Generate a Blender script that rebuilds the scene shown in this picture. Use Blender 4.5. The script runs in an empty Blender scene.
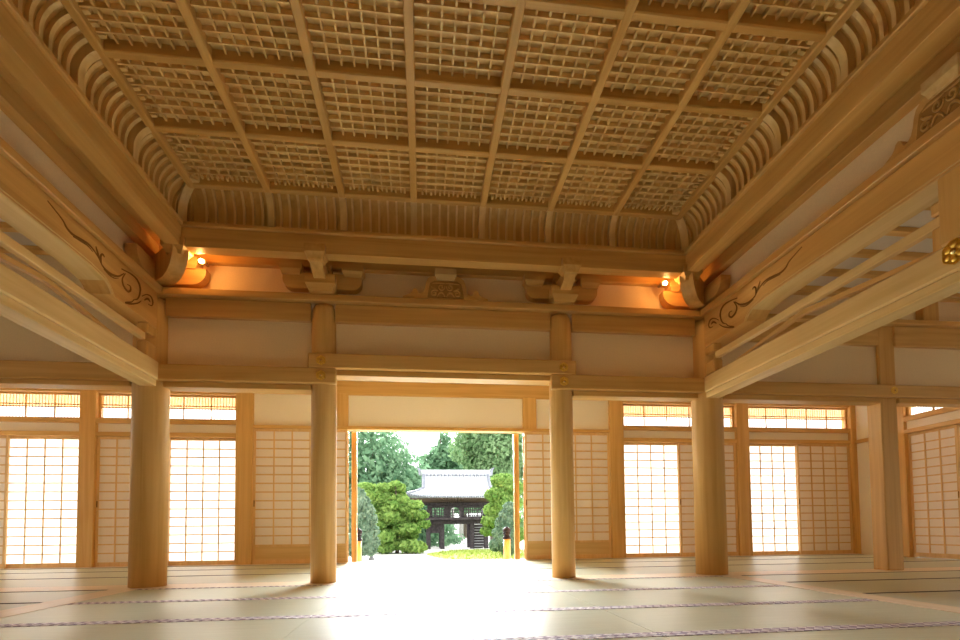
import bpy, math, random
from mathutils import Matrix, Vector
random.seed(7)
scene = bpy.context.scene
col = scene.collection
PI = math.pi

# ------------------------------------------------------------------ camera
H = 0.6
RR = [[0.992466497783903, -0.1220880844438492, -0.010234764940424164],
      [-0.0046297546604047, 0.04610519540309741, -0.9989258612773155],
      [0.12242882074225274, 0.9914478355383473, 0.0451926239334208]]
FPX, CX, CY = 520.0, 486.93, 505.0
cam_data = bpy.data.cameras.new('camera')
cam = bpy.data.objects.new('camera', cam_data)
col.objects.link(cam)
cam_data.sensor_width = 36.0
cam_data.lens = FPX / 960 * 36
cam_data.shift_x = (480 - CX) / 960
cam_data.shift_y = (CY - 320) / 960
cam_data.clip_end = 400
r0, r1, r2 = [Vector(r) for r in RR]
M = Matrix.Identity(4)
for i in range(3):
    M[i][0] = r0[i]; M[i][1] = -r1[i]; M[i][2] = -r2[i]
M[2][3] = H
cam.matrix_world = M
scene.camera = cam

def at(px, py, Y):
    """Place in the hall that a survey mark at depth Y belongs to."""
    d = [(px - CX) / FPX, (py - CY) / FPX, 1.0]
    w = [sum(RR[k][j] * d[k] for k in range(3)) for j in range(3)]
    s = Y / w[1]
    return Vector((w[0] * s, Y, H + w[2] * s))

# ------------------------------------------------------------------ materials
def new_mat(name):
    m = bpy.data.materials.new(name); m.use_nodes = True
    nt = m.node_tree; nt.nodes.clear()
    out = nt.nodes.new('ShaderNodeOutputMaterial')
    return m, nt, out

def bsdf(nt, color=None, rough=.6, spec=.3, metal=0):
    b = nt.nodes.new('ShaderNodeBsdfPrincipled')
    if color is not None: b.inputs['Base Color'].default_value = (*color, 1)
    b.inputs['Roughness'].default_value = rough
    b.inputs['Specular IOR Level'].default_value = spec
    b.inputs['Metallic'].default_value = metal
    return b

def wood(name, light, dark, axis='x', rough=.45, spec=.35, scale=1.0):
    m, nt, out = new_mat(name)
    tc = nt.nodes.new('ShaderNodeTexCoord'); mp = nt.nodes.new('ShaderNodeMapping')
    oi = nt.nodes.new('ShaderNodeObjectInfo')
    s = [14 * scale] * 3
    s['xyz'.index(axis)] = .55 * scale
    mp.inputs['Scale'].default_value = s
    off = nt.nodes.new('ShaderNodeVectorMath'); off.operation = 'SCALE'
    comb = nt.nodes.new('ShaderNodeCombineXYZ')
    for k in range(3): nt.links.new(oi.outputs['Random'], comb.inputs[k])
    nt.links.new(comb.outputs[0], off.inputs[0]); off.inputs['Scale'].default_value = 37.0
    nt.links.new(off.outputs[0], mp.inputs['Location'])
    nt.links.new(tc.outputs['Object'], mp.inputs['Vector'])
    n1 = nt.nodes.new('ShaderNodeTexNoise'); n1.inputs['Scale'].default_value = 1.0
    n1.inputs['Detail'].default_value = 5; n1.inputs['Distortion'].default_value = .6
    nt.links.new(mp.outputs[0], n1.inputs['Vector'])
    n2 = nt.nodes.new('ShaderNodeTexNoise'); n2.inputs['Scale'].default_value = .8
    n2.inputs['Detail'].default_value = 2
    nt.links.new(tc.outputs['Object'], n2.inputs['Vector'])
    ramp = nt.nodes.new('ShaderNodeValToRGB')
    ramp.color_ramp.elements[0].position = .3; ramp.color_ramp.elements[0].color = (*dark, 1)
    ramp.color_ramp.elements[1].position = .68; ramp.color_ramp.elements[1].color = (*light, 1)
    nt.links.new(n1.outputs['Fac'], ramp.inputs['Fac'])
    hsv = nt.nodes.new('ShaderNodeHueSaturation')
    mr = nt.nodes.new('ShaderNodeMapRange'); mr.inputs['To Min'].default_value = .86; mr.inputs['To Max'].default_value = 1.12
    ad = nt.nodes.new('ShaderNodeMath'); ad.operation = 'MULTIPLY_ADD'; ad.inputs[1].default_value = .3
    nt.links.new(oi.outputs['Random'], ad.inputs[0]); nt.links.new(n2.outputs['Fac'], ad.inputs[2])
    nt.links.new(ad.outputs[0], mr.inputs['Value'])
    nt.links.new(mr.outputs[0], hsv.inputs['Value']); nt.links.new(ramp.outputs['Color'], hsv.inputs['Color'])
    b = bsdf(nt, None, rough, spec)
    nt.links.new(hsv.outputs['Color'], b.inputs['Base Color'])
    bump = nt.nodes.new('ShaderNodeBump'); bump.inputs['Strength'].default_value = .06; bump.inputs['Distance'].default_value = .01
    nt.links.new(n1.outputs['Fac'], bump.inputs['Height']); nt.links.new(bump.outputs[0], b.inputs['Normal'])
    nt.links.new(b.outputs[0], out.inputs['Surface'])
    return m

def plain(name, color, rough=.8, spec=.2, metal=0, noise=0.0, nscale=20, emit=None, estr=0):
    m, nt, out = new_mat(name)
    b = bsdf(nt, color, rough, spec, metal)
    if noise:
        tc = nt.nodes.new('ShaderNodeTexCoord')
        n = nt.nodes.new('ShaderNodeTexNoise'); n.inputs['Scale'].default_value = nscale; n.inputs['Detail'].default_value = 4
        nt.links.new(tc.outputs['Object'], n.inputs['Vector'])
        r = nt.nodes.new('ShaderNodeValToRGB')
        r.color_ramp.elements[0].position = .3; r.color_ramp.elements[1].position = .7
        r.color_ramp.elements[0].color = (*[c * (1 - noise) for c in color], 1)
        r.color_ramp.elements[1].color = (*[min(1, c * (1 + noise)) for c in color], 1)
        nt.links.new(n.outputs['Fac'], r.inputs['Fac']); nt.links.new(r.outputs['Color'], b.inputs['Base Color'])
    if emit:
        b.inputs['Emission Color'].default_value = (*emit, 1); b.inputs['Emission Strength'].default_value = estr
    nt.links.new(b.outputs[0], out.inputs['Surface'])
    return m

WL, WD = (.72, .445, .15), (.58, .32, .085)
W = {a: wood('hinoki_' + a, WL, WD, a) for a in 'xyz'}
WO = {a: wood('cedar_' + a, (.68, .40, .125), (.55, .285, .075), a, rough=.35, spec=.5) for a in 'xyz'}
WP = {a: wood('pale_hinoki_' + a, (.77, .545, .24), (.66, .43, .16), a) for a in 'xyz'}
WF = {a: wood('bright_hinoki_' + a, (.84, .66, .37), (.76, .56, .28), a) for a in 'xyz'}
WC = {a: wood('ceiling_wood_' + a, (.66, .395, .125), (.53, .29, .075), a) for a in 'xyz'}
WFL = {a: wood('sill_wood_' + a, (.82, .72, .56), (.74, .62, .46), a, rough=.35, spec=.4) for a in 'xyz'}
PLASTER = plain('plaster', (.85, .675, .42), .9, .1, noise=.03, nscale=60)
DARKLINE = plain('carved_shadow', (.26, .12, .035), .8, .1)
GOLD = plain('gold', (.95, .58, .12), .28, .5, 1.0, noise=.25, nscale=90)
BLACKMETAL = plain('dark_bronze', (.012, .008, .012), .55, .2)
GRAVEL = plain('gravel', (.72, .70, .66), .95, .1, noise=.08, nscale=8)
STONE = plain('stone', (.22, .22, .22), .9, .1, noise=.25, nscale=10)
OLDWOOD = plain('old_wood', (.06, .05, .055), .85, .15, noise=.4, nscale=6)
TILE = plain('roof_tile', (.52, .54, .58), .35, .5, noise=.12, nscale=5)
TILEDARK = plain('roof_tile_dark', (.25, .26, .31), .5, .4, noise=.2, nscale=5)
LAWN = plain('lawn_green', (.36, .44, .10), .9, .1, noise=.25, nscale=3)
BULB = plain('bulb_glow', (1, .8, .5), .5, .2, emit=(1, .62, .22), estr=60)
BARK = plain('bark', (.13, .10, .08), .95, .1, noise=.4, nscale=9)

def paper_mat(name, color, trans):
    m, nt, out = new_mat(name)
    tc = nt.nodes.new('ShaderNodeTexCoord')
    n = nt.nodes.new('ShaderNodeTexNoise'); n.inputs['Scale'].default_value = 30; n.inputs['Detail'].default_value = 4
    nt.links.new(tc.outputs['Object'], n.inputs['Vector'])
    r = nt.nodes.new('ShaderNodeValToRGB')
    r.color_ramp.elements[0].color = (*[c * .95 for c in color], 1); r.color_ramp.elements[1].color = (*color, 1)
    nt.links.new(n.outputs['Fac'], r.inputs['Fac'])
    d = nt.nodes.new('ShaderNodeBsdfDiffuse'); t = nt.nodes.new('ShaderNodeBsdfTranslucent')
    mx = nt.nodes.new('ShaderNodeMixShader'); mx.inputs[0].default_value = trans
    nt.links.new(r.outputs['Color'], d.inputs['Color']); nt.links.new(r.outputs['Color'], t.inputs['Color'])
    nt.links.new(d.outputs[0], mx.inputs[1]); nt.links.new(t.outputs[0], mx.inputs[2])
    nt.links.new(mx.outputs[0], out.inputs['Surface'])
    return m
PAPER = paper_mat('shoji_paper', (.93, .90, .88), .16)
PAPERDULL = paper_mat('shoji_paper_backed', (.95, .86, .77), .05)

def tatami_mat(name, c1, c2):
    m, nt, out = new_mat(name)
    tc = nt.nodes.new('ShaderNodeTexCoord'); oi = nt.nodes.new('ShaderNodeObjectInfo')
    w = nt.nodes.new('ShaderNodeTexWave'); w.wave_type = 'BANDS'; w.bands_direction = 'Y'
    w.inputs['Scale'].default_value = 28; w.inputs['Distortion'].default_value = .4
    nt.links.new(tc.outputs['Object'], w.inputs['Vector'])
    mp = nt.nodes.new('ShaderNodeMapping'); mp.inputs['Scale'].default_value = (2, 60, 1)
    nt.links.new(tc.outputs['Object'], mp.inputs['Vector'])
    n = nt.nodes.new('ShaderNodeTexNoise'); n.inputs['Scale'].default_value = 1; n.inputs['Detail'].default_value = 4
    nt.links.new(mp.outputs[0], n.inputs['Vector'])
    r = nt.nodes.new('ShaderNodeValToRGB')
    r.color_ramp.elements[0].position = .3; r.color_ramp.elements[1].position = .7
    r.color_ramp.elements[0].color = (*c1, 1); r.color_ramp.elements[1].color = (*c2, 1)
    nt.links.new(n.outputs['Fac'], r.inputs['Fac'])
    hsv = nt.nodes.new('ShaderNodeHueSaturation')
    mr = nt.nodes.new('ShaderNodeMapRange'); mr.inputs['To Min'].default_value = .93; mr.inputs['To Max'].default_value = 1.06
    nt.links.new(oi.outputs['Random'], mr.inputs['Value']); nt.links.new(mr.outputs[0], hsv.inputs['Value'])
    nt.links.new(r.outputs['Color'], hsv.inputs['Color'])
    b = bsdf(nt, None, .34, .8)
    nt.links.new(hsv.outputs['Color'], b.inputs['Base Color'])
    bp = nt.nodes.new('ShaderNodeBump'); bp.inputs['Strength'].default_value = .12; bp.inputs['Distance'].default_value = .004
    nt.links.new(w.outputs['Fac'], bp.inputs['Height']); nt.links.new(bp.outputs[0], b.inputs['Normal'])
    nt.links.new(b.outputs[0], out.inputs['Surface'])
    return m
TATAMI = tatami_mat('tatami_rush', (.49, .53, .39), (.60, .64, .50))

def braid_mat():
    m, nt, out = new_mat('patterned_binding')
    tc = nt.nodes.new('ShaderNodeTexCoord')
    mp = nt.nodes.new('ShaderNodeMapping'); mp.inputs['Scale'].default_value = (22, 34, 1); mp.inputs['Rotation'].default_value = (0, 0, .6)
    nt.links.new(tc.outputs['Object'], mp.inputs['Vector'])
    ck = nt.nodes.new('ShaderNodeTexChecker'); ck.inputs['Scale'].default_value = 1
    ck.inputs['Color1'].default_value = (.33, .26, .34, 1); ck.inputs['Color2'].default_value = (.80, .74, .76, 1)
    nt.links.new(mp.outputs[0], ck.inputs['Vector'])
    v = nt.nodes.new('ShaderNodeTexVoronoi'); v.inputs['Scale'].default_value = 24
    nt.links.new(tc.outputs['Object'], v.inputs['Vector'])
    mx = nt.nodes.new('ShaderNodeMixRGB'); mx.blend_type = 'MULTIPLY'; mx.inputs[0].default_value = .5
    nt.links.new(ck.outputs['Color'], mx.inputs[1]); nt.links.new(v.outputs['Distance'], mx.inputs[2])
    b = bsdf(nt, None, .7, .2)
    nt.links.new(ck.outputs['Color'], b.inputs['Base Color'])
    nt.links.new(b.outputs[0], out.inputs['Surface'])
    return m
BRAID = braid_mat()
BLACKBIND = plain('black_binding', (.035, .03, .035), .7, .2)

def leaf_mat(name, ca, cb, trans=.35):
    m, nt, out = new_mat(name)
    tc = nt.nodes.new('ShaderNodeTexCoord'); ge = nt.nodes.new('ShaderNodeNewGeometry')
    n = nt.nodes.new('ShaderNodeTexNoise'); n.inputs['Scale'].default_value = .8; n.inputs['Detail'].default_value = 3
    nt.links.new(tc.outputs['Object'], n.inputs['Vector'])
    ad = nt.nodes.new('ShaderNodeMath'); ad.operation = 'MULTIPLY_ADD'; ad.inputs[1].default_value = .45
    nt.links.new(ge.outputs['Random Per Island'], ad.inputs[0]); nt.links.new(n.outputs['Fac'], ad.inputs[2])
    r = nt.nodes.new('ShaderNodeValToRGB')
    r.color_ramp.elements[0].position = .4; r.color_ramp.elements[1].position = 1.0
    r.color_ramp.elements[0].color = (*ca, 1); r.color_ramp.elements[1].color = (*cb, 1)
    nt.links.new(ad.outputs[0], r.inputs['Fac'])
    d = nt.nodes.new('ShaderNodeBsdfDiffuse'); t = nt.nodes.new('ShaderNodeBsdfTranslucent')
    mx = nt.nodes.new('ShaderNodeMixShader'); mx.inputs[0].default_value = trans
    nt.links.new(r.outputs['Color'], d.inputs['Color']); nt.links.new(r.outputs['Color'], t.inputs['Color'])
    nt.links.new(d.outputs[0], mx.inputs[1]); nt.links.new(t.outputs[0], mx.inputs[2])
    nt.links.new(mx.outputs[0], out.inputs['Surface'])
    return m
LEAF_CONE = leaf_mat('leaf_conifer', (0.07, 0.16, 0.085), (0.22, 0.36, 0.21))
LEAF_MAPLE = leaf_mat('leaf_maple', (0.1, 0.22, 0.045), (0.32, 0.46, 0.13))
LEAF_BLUE = leaf_mat('leaf_bluish', (0.1, 0.18, 0.11), (0.28, 0.38, 0.27))
LEAF_PALE = leaf_mat('leaf_pale', (.10, .20, .08), (.30, .43, .22))

# ------------------------------------------------------------------ mesh building
class MB:
    def __init__(self): self.v = []; self.f = []; self.sm = []
    def add(self, vs, fs, smooth=False):
        o = len(self.v); self.v += [tuple(p) for p in vs]
        self.f += [tuple(i + o for i in f) for f in fs]; self.sm += [smooth] * len(fs)
        return self
    def box(self, x0, x1, y0, y1, z0, z1, c=0.0):
        if x0 > x1: x0, x1 = x1, x0
        if y0 > y1: y0, y1 = y1, y0
        if z0 > z1: z0, z1 = z1, z0
        c = min(c, (x1 - x0) * .4, (y1 - y0) * .4, (z1 - z0) * .4)
        if c <= 0:
            vs = [(x, y, z) for z in (z0, z1) for y in (y0, y1) for x in (x0, x1)]
            return self.add(vs, [(0, 2, 3, 1), (4, 5, 7, 6), (0, 1, 5, 4), (2, 6, 7, 3), (0, 4, 6, 2), (1, 3, 7, 5)])
        X, Y, Z = (x0, x1), (y0, y1), (z0, z1)
        idx = {}; vs = []
        for i in (0, 1):
            for j in (0, 1):
                for k in (0, 1):
                    sx, sy, sz = (1, -1)[i], (1, -1)[j], (1, -1)[k]
                    for a in range(3):
                        p = [X[i] + sx * c, Y[j] + sy * c, Z[k] + sz * c]
                        p[a] = (X[i], Y[j], Z[k])[a]
                        idx[(i, j, k, a)] = len(vs); vs.append(tuple(p))
        fs = []
        for a in range(3):
            b, d = [q for q in range(3) if q != a]
            for s in (0, 1):
                q = []
                for (u, w) in ((0, 0), (1, 0), (1, 1), (0, 1)):
                    key = [0, 0, 0]; key[a] = s; key[b] = u; key[d] = w
                    q.append(idx[(*key, a)])
                flip = (s == 0) != (a == 1)
                fs.append(tuple(reversed(q)) if flip else tuple(q))
        for a in range(3):
            b, d = [q for q in range(3) if q != a]
            for u in (0, 1):
                for w in (0, 1):
                    k0 = [0, 0, 0]; k1 = [0, 0, 0]
                    k0[b] = k1[b] = u; k0[d] = k1[d] = w; k1[a] = 1
                    q = (idx[(*k0, b)], idx[(*k1, b)], idx[(*k1, d)], idx[(*k0, d)])
                    fs.append(q if (u == w) != (a == 1) else tuple(reversed(q)))
        for i in (0, 1):
            for j in (0, 1):
                for k in (0, 1):
                    q = tuple(idx[(i, j, k, a)] for a in range(3))
                    fs.append(q if (i + j + k) % 2 else tuple(reversed(q)))
        return self.add(vs, fs)
    def prism(self, poly, axis, a0, a1, smooth=False):
        """poly: list of 2D points in the two other axes (in xyz order), extruded along axis."""
        n = len(poly); vs = []
        for a in (a0, a1):
            for (p, q) in poly:
                vs.append({'x': (a, p, q), 'y': (p, a, q), 'z': (p, q, a)}[axis])
        fs = [(i, (i + 1) % n, n + (i + 1) % n, n + i) for i in range(n)]
        self.add(vs, fs, smooth)
        o = len(self.v) - 2 * n
        self.f += [tuple(o + i for i in reversed(range(n))), tuple(o + n + i for i in range(n))]; self.sm += [False, False]
        return self
    def lathe(self, cx, cy, prof, n=28, smooth=True):
        vs = []; fs = []
        for (r, z) in prof:
            for k in range(n):
                a = 2 * PI * k / n; vs.append((cx + r * math.cos(a), cy + r * math.sin(a), z))
        for i in range(len(prof) - 1):
            for k in range(n):
                fs.append((i * n + k, i * n + (k + 1) % n, (i + 1) * n + (k + 1) % n, (i + 1) * n + k))
        self.add(vs, fs, smooth)
        o = len(self.v) - len(prof) * n
        self.f += [tuple(o + k for k in reversed(range(n))), tuple(o + (len(prof) - 1) * n + k for k in range(n))]; self.sm += [False, False]
        return self
    def tube(self, pts, r, n=6, smooth=True):
        pts = [Vector(p) for p in pts]; m = len(pts)
        rs = r if isinstance(r, (list, tuple)) else [r] * m
        vs = []; fs = []; up = Vector((.31, .17, .93))
        for i, p in enumerate(pts):
            t = (pts[min(i + 1, m - 1)] - pts[max(i - 1, 0)]).normalized()
            a = t.cross(up)
            if a.length < .05: a = t.cross(Vector((1, 0, 0)))
            a.normalize(); b = t.cross(a)
            for k in range(n):
                an = 2 * PI * k / n; vs.append(p + (a * math.cos(an) + b * math.sin(an)) * rs[i])
        for i in range(m - 1):
            for k in range(n):
                fs.append((i * n + k, i * n + (k + 1) % n, (i + 1) * n + (k + 1) % n, (i + 1) * n + k))
        self.add(vs, fs, smooth)
        o = len(self.v) - m * n
        self.f += [tuple(o + k for k in range(n)), tuple(o + (m - 1) * n + k for k in range(n))]; self.sm += [False, False]
        return self
    def ball(self, c, r, sz=None, n=12, smooth=True):
        rx, ry, rz = (r, r, r) if sz is None else sz
        vs = []; fs = []; m = n // 2
        for i in range(m + 1):
            th = PI * i / m
            for k in range(n):
                a = 2 * PI * k / n
                vs.append((c[0] + rx * math.sin(th) * math.cos(a), c[1] + ry * math.sin(th) * math.sin(a), c[2] + rz * math.cos(th)))
        for i in range(m):
            for k in range(n):
                fs.append((i * n + k, (i + 1) * n + k, (i + 1) * n + (k + 1) % n, i * n + (k + 1) % n))
        return self.add(vs, fs, smooth)
    def sweep(self, prof, length_axis, a0, a1, smooth=False):
        return self.prism(prof, length_axis, a0, a1, smooth)
    def build(self, name, mat, parent=None, off=None):
        me = bpy.data.meshes.new(name)
        off = off if off is not None else (tuple(parent['_at']) if parent is not None and '_at' in parent.keys() else (0, 0, 0))
        me.from_pydata([(a - off[0], b - off[1], c - off[2]) for a, b, c in self.v], [], self.f)
        me.polygons.foreach_set('use_smooth', self.sm)
        me.materials.append(mat); me.update()
        ob = bpy.data.objects.new(name, me); col.objects.link(ob)
        if parent is not None:
            ob.parent = parent; ob['_at'] = off
        else:
            ob.location = off
        return ob

def tag(o, label, cat, group=None, kind=None):
    o['label'] = label; o['category'] = cat
    if group: o['group'] = group
    if kind: o['kind'] = kind
    return o

def thing(name, label, cat, loc, group=None, kind='thing'):
    o = bpy.data.objects.new(name, None); col.objects.link(o)
    o.empty_display_size = .1
    o.location = loc; o['_at'] = tuple(loc)
    return tag(o, label, cat, group, kind)

def solid(name, mb, mat, label, cat, group=None, kind='structure', at_=None):
    vs = mb.v
    if at_ is None:
        n = len(vs)
        at_ = ((min(v[0] for v in vs) + max(v[0] for v in vs)) / 2, (min(v[1] for v in vs) + max(v[1] for v in vs)) / 2, min(v[2] for v in vs))
    return tag(mb.build(name, mat, None, at_), label, cat, group, kind)

def copy_tree(o, parent=None):
    c = o.copy(); col.objects.link(c)
    if parent is not None: c.parent = parent
    for ch in [x for x in bpy.data.objects if x.parent == o]: copy_tree(ch, c)
    return c

ORD = ['first', 'second', 'third', 'fourth', 'fifth', 'sixth', 'seventh', 'eighth', 'ninth', 'tenth', 'eleventh', 'twelfth']

# ------------------------------------------------------------------ main dimensions
XL, XR, YC, YB = -3.01, 3.60, 6.17, 9.70       # nave sides, colonnade, garden wall
XCL, XCR = -1.133, 1.692                         # inner columns
XMID = .295
RIBX = [-2.35 + .756 * k for k in range(8)]
BEAMY = [5.51, 4.745, 4.015, 3.30, 2.56, 1.82]
WLX, WRX = -8.45, 8.87                           # outer side walls

# ------------------------------------------------------------------ floor
solid('floor', MB().box(WLX - .3, WRX + .3, -3.2, 9.85, -.30, -.006), plain('floor_base', (.16, .13, .07), .9), 'pale green matted floor of the hall', 'floor')
solid('floor', MB().box(WLX, WRX, -3.0, .70, -.006, 0), TATAMI, 'floor behind the nearest row of mats', 'floor')
solid('trim_1', MB().box(WLX, WRX, 5.90, 6.36, -.006, .004), WFL['x'], 'pale wooden floor sill running between the four round columns', 'floor sill')
solid('trim_2', MB().box(-3.25, -2.97, -3, 5.90, -.006, .004), WFL['y'], 'pale wooden floor strip along the left edge of the central mats', 'floor sill')
solid('trim_3', MB().box(3.56, 3.80, -3, 5.90, -.006, .004), WFL['y'], 'pale wooden floor strip along the right edge of the central mats', 'floor sill')
solid('trim_4', MB().box(WLX, WRX, 9.58, 9.80, -.006, .012), WFL['x'], 'wooden threshold under the sliding screens', 'floor sill')

def make_mat(x0, x1, y0, y1, binding, bw, label, group):
    t = thing('tatami_mat', label, 'tatami mat', ((x0 + x1) / 2, (y0 + y1) / 2, -.006), group)
    g = .0016
    MB().box(x0 + g, x1 - g, y0 + g, y1 - g, -.006, 0).build('rush_surface', TATAMI, t)
    for (a, b) in ((y0 + g, y0 + bw), (y1 - bw, y1 - g)):
        MB().box(x0 + g, x1 - g, a, b, -.006, .003, .001).build('edge_binding', binding, t)
    return t

rows = [.70, 1.78, 2.79, 3.77, 4.83, 5.90]
colsx = [-2.97, -.775, 1.305, 3.56]
rn = ['row nearest the camera', 'second row from the camera', 'third row from the camera', 'fourth row from the camera', 'row just before the columns']
cn = ['left', 'middle', 'right']
for r in range(1, 5):
    for c in range(3):
        make_mat(colsx[c], colsx[c + 1], rows[r], rows[r + 1], BRAID, .055,
                 f'patterned-bound tatami mat, {cn[c]} one in the {rn[r - 1] if r < 4 else rn[4]}', 'tatami mats of the central hall')
make_mat(colsx[0], colsx[1], rows[0], rows[1], BRAID, .055, 'patterned tatami mat under the camera, left mat of the central hall', 'tatami mats of the central hall')
make_mat(colsx[1], colsx[2], rows[0], rows[1], BRAID, .055, 'patterned tatami mat under the camera, middle mat of the central hall', 'tatami mats of the central hall')
make_mat(colsx[2], colsx[3], rows[0], rows[1], BRAID, .055, 'patterned tatami mat under the camera, right mat of the central hall', 'tatami mats of the central hall')
# corridor along the garden wall
cy = [6.36, 7.50, 8.60, 9.58]
cx = [WLX + (WRX - WLX) * k / 8 for k in range(9)]
rn2 = ['row just behind the columns', 'middle row behind the columns', 'row against the sliding screens']
for r in range(3):
    for c in range(8):
        make_mat(cx[c], cx[c + 1], cy[r], cy[r + 1], BLACKBIND, .018,
                 f'black-bound corridor tatami, {ORD[c]} from the left in the {rn2[r]}', 'tatami mats of the front corridor')
# side rooms
ry = [2.95, 4.13, 5.10, 5.90]
for r in range(3):
    for c in range(3):
        x0 = 3.80 + (WRX - 3.80) * c / 3; x1 = 3.80 + (WRX - 3.80) * (c + 1) / 3
        make_mat(x0, x1, ry[r], ry[r + 1], BLACKBIND, .018,
                 f'black-bound tatami in the right side room, {ORD[c]} from the strip, {["nearest", "middle", "farthest"][r]} row', 'tatami mats of the right side room')
ry = [3.95, 4.95, 5.90]
for r in range(2):
    for c in range(3):
        x1 = -3.25 - (-3.25 - WLX) * c / 3; x0 = -3.25 - (-3.25 - WLX) * (c + 1) / 3
        make_mat(x0, x1, ry[r], ry[r + 1], BLACKBIND, .018,
                 f'black-bound tatami in the left side room, {ORD[c]} from the strip, {["nearer", "farther"][r]} row', 'tatami mats of the left side room')

# ------------------------------------------------------------------ columns
def column(x, r, label):
    prof = [(r, 0), (r, 3.02), (r * .985, 3.10), (r * .93, 3.16), (r * .80, 3.20), (r * .62, 3.217)]
    o = solid('round_column', MB().lathe(x, YC, prof, 40), W['z'], label, 'column', 'round columns of the front colonnade', 'thing', (x, YC, 0))
    return o
column(XL, .182, 'thick round wooden column at the left end of the colonnade, under the left carved beam')
column(XCL, .143, 'slender round wooden column left of the garden doorway')
column(XCR, .141, 'slender round wooden column right of the garden doorway')
column(XR, .188, 'thick round wooden column under the right carved beam')
solid('square_column', MB().box(6.0, 6.24, 6.1, 6.33, 0, 3.24, .012), W['z'], 'square wooden column standing in the right side room', 'column', None, 'thing')
solid('square_column', MB().box(-6.0, -5.76, 6.1, 6.33, 0, 3.24, .012), W['z'], 'square wooden column in the left side room, outside the picture', 'column', None, 'thing')

# ------------------------------------------------------------------ colonnade wall (plane YC)
def hbeam(name, x0, x1, y0, y1, z0, z1, mat, label, cat='beam', c=.01, group=None):
    return solid(name, MB().box(x0, x1, y0, y1, z0, z1, c), mat, label, cat, group, 'structure')
hbeam('tie_beam', WLX, XL - .02, 6.02, 6.09, 2.255, 2.44, W['x'], 'lower tie beam left of the leftmost round column', group='lower tie beams of the colonnade')
hbeam('tie_beam', XL + .10, XCL + .19 - .03, 6.0, 6.075, 2.262, 2.44, W['x'], 'lower tie beam between the two left round columns', group='lower tie beams of the colonnade')
hbeam('tie_beam', XCR - .19 + .03, XR - .10, 6.0, 6.075, 2.262, 2.44, W['x'], 'lower tie beam between the two right round columns', group='lower tie beams of the colonnade')
hbeam('tie_beam', XR + .02, WRX, 6.02, 6.09, 2.265, 2.425, W['x'], 'lower tie beam right of the rightmost round column, with a gold fitting', group='lower tie beams of the colonnade')
hbeam('tie_beam', XCL - .15, XCR + .15, 6.0, 6.075, 2.440, 2.61, W['x'], 'raised tie beam above the wide central bay', group='lower tie beams of the colonnade')
def lintel(x0, x1, z0, z1, label):
    hbeam('lintel_board', x0, x1, 6.07, 6.27, z0, z1, W['x'], label, 'lintel', .006, 'grooved lintels under the tie beams')
lintel(WLX, XL - .17, 2.20, 2.255, 'grooved lintel left of the leftmost round column')
lintel(XL + .17, XCL - .13, 2.20, 2.262, 'grooved lintel between the two left round columns')
lintel(XCR + .13, XR - .17, 2.20, 2.262, 'grooved lintel between the two right round columns')
lintel(XR + .18, 6.0, 2.20, 2.265, 'grooved lintel between the right round column and the square column')
lintel(6.24, WRX, 2.20, 2.265, 'grooved lintel right of the square column')
lintel(XCL + .13, XCR - .13, 2.375, 2.44, 'grooved lintel over the wide central bay')
# plaster
PLASTER_DAYLIT = plain('daylit_plaster', (.90, .82, .66), .9, .1, noise=.03, nscale=60)  # same plaster, with the corridor's clearer daylight put into its colour
def plas(name, b, label): solid(name, MB().box(*b), PLASTER_DAYLIT if name in ('wall_garden', 'wall_right') else PLASTER, label, 'wall')
plas('wall_front', (WLX, -6.0, 6.14, 6.24, 2.255, 3.75), 'cream plaster at the far left, outside the picture')
plas('wall_front', (-5.76, XL - .175, 6.14, 6.24, 2.255, 3.75), 'cream plaster above the tie beam left of the colonnade')
plas('wall_front', (XL + .175, XCL - .138, 6.14, 6.24, 2.262, 3.005), 'cream plaster panel between the two left round columns')
plas('wall_front', (XCL + .138, XCR - .138, 6.14, 6.24, 2.44, 3.005), 'cream plaster panel above the wide central bay')
plas('wall_front', (XCR + .138, XR - .18, 6.14, 6.24, 2.262, 3.005), 'cream plaster panel between the two right round columns')
plas('wall_front', (XR + .18, 6.0, 6.14, 6.24, 2.265, 2.965), 'cream plaster panel between the right round column and the square column')
plas('wall_front', (6.24, WRX, 6.14, 6.24, 2.265, 2.965), 'cream plaster panel right of the square column')
plas('wall_front', (XR + .18, WRX, 6.14, 6.24, 3.295, 3.75), 'cream plaster strip above the bearing plate in the right side room')
plas('wall_front', (XL, XR, 6.15, 6.25, 3.293, 4.3), 'cream plaster strip behind the brackets')
# upper tie beams + bearing plate + wall beam
for x0, x1, lab in ((XL + .17, XCL - .135, 'between the two left columns'), (XCL + .135, XCR - .135, 'over the central bay'), (XCR + .135, XR - .175, 'between the two right columns')):
    hbeam('upper_tie_beam', x0, x1, 6.075, 6.27, 3.005, 3.218, WO['x'], 'orange-brown upper tie beam ' + lab, group='upper tie beams of the colonnade')
hbeam('bearing_plate', XL - .17, XR + .17, 5.995, 6.34, 3.218, 3.293, WO['x'], 'flat bearing plate on top of the front columns', 'beam', .006)
hbeam('upper_tie_beam', XR + .17, 5.99, 6.075, 6.27, 2.965, 3.235, W['x'], 'upper tie beam left of the square column', group='upper tie beams of the colonnade')
hbeam('upper_tie_beam', 6.22, WRX, 6.075, 6.27, 2.965, 3.235, W['x'], 'upper tie beam right of the square column', group='upper tie beams of the colonnade')
hbeam('bearing_plate', XR + .17, WRX, 6.0, 6.34, 3.235, 3.295, W['x'], 'flat bearing plate over the square column', 'beam', .006)
hbeam('wall_beam', 4.6, WRX, 6.05, 6.3, 3.62, 3.76, W['x'], 'upper wall beam in the right side room', 'beam')
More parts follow.
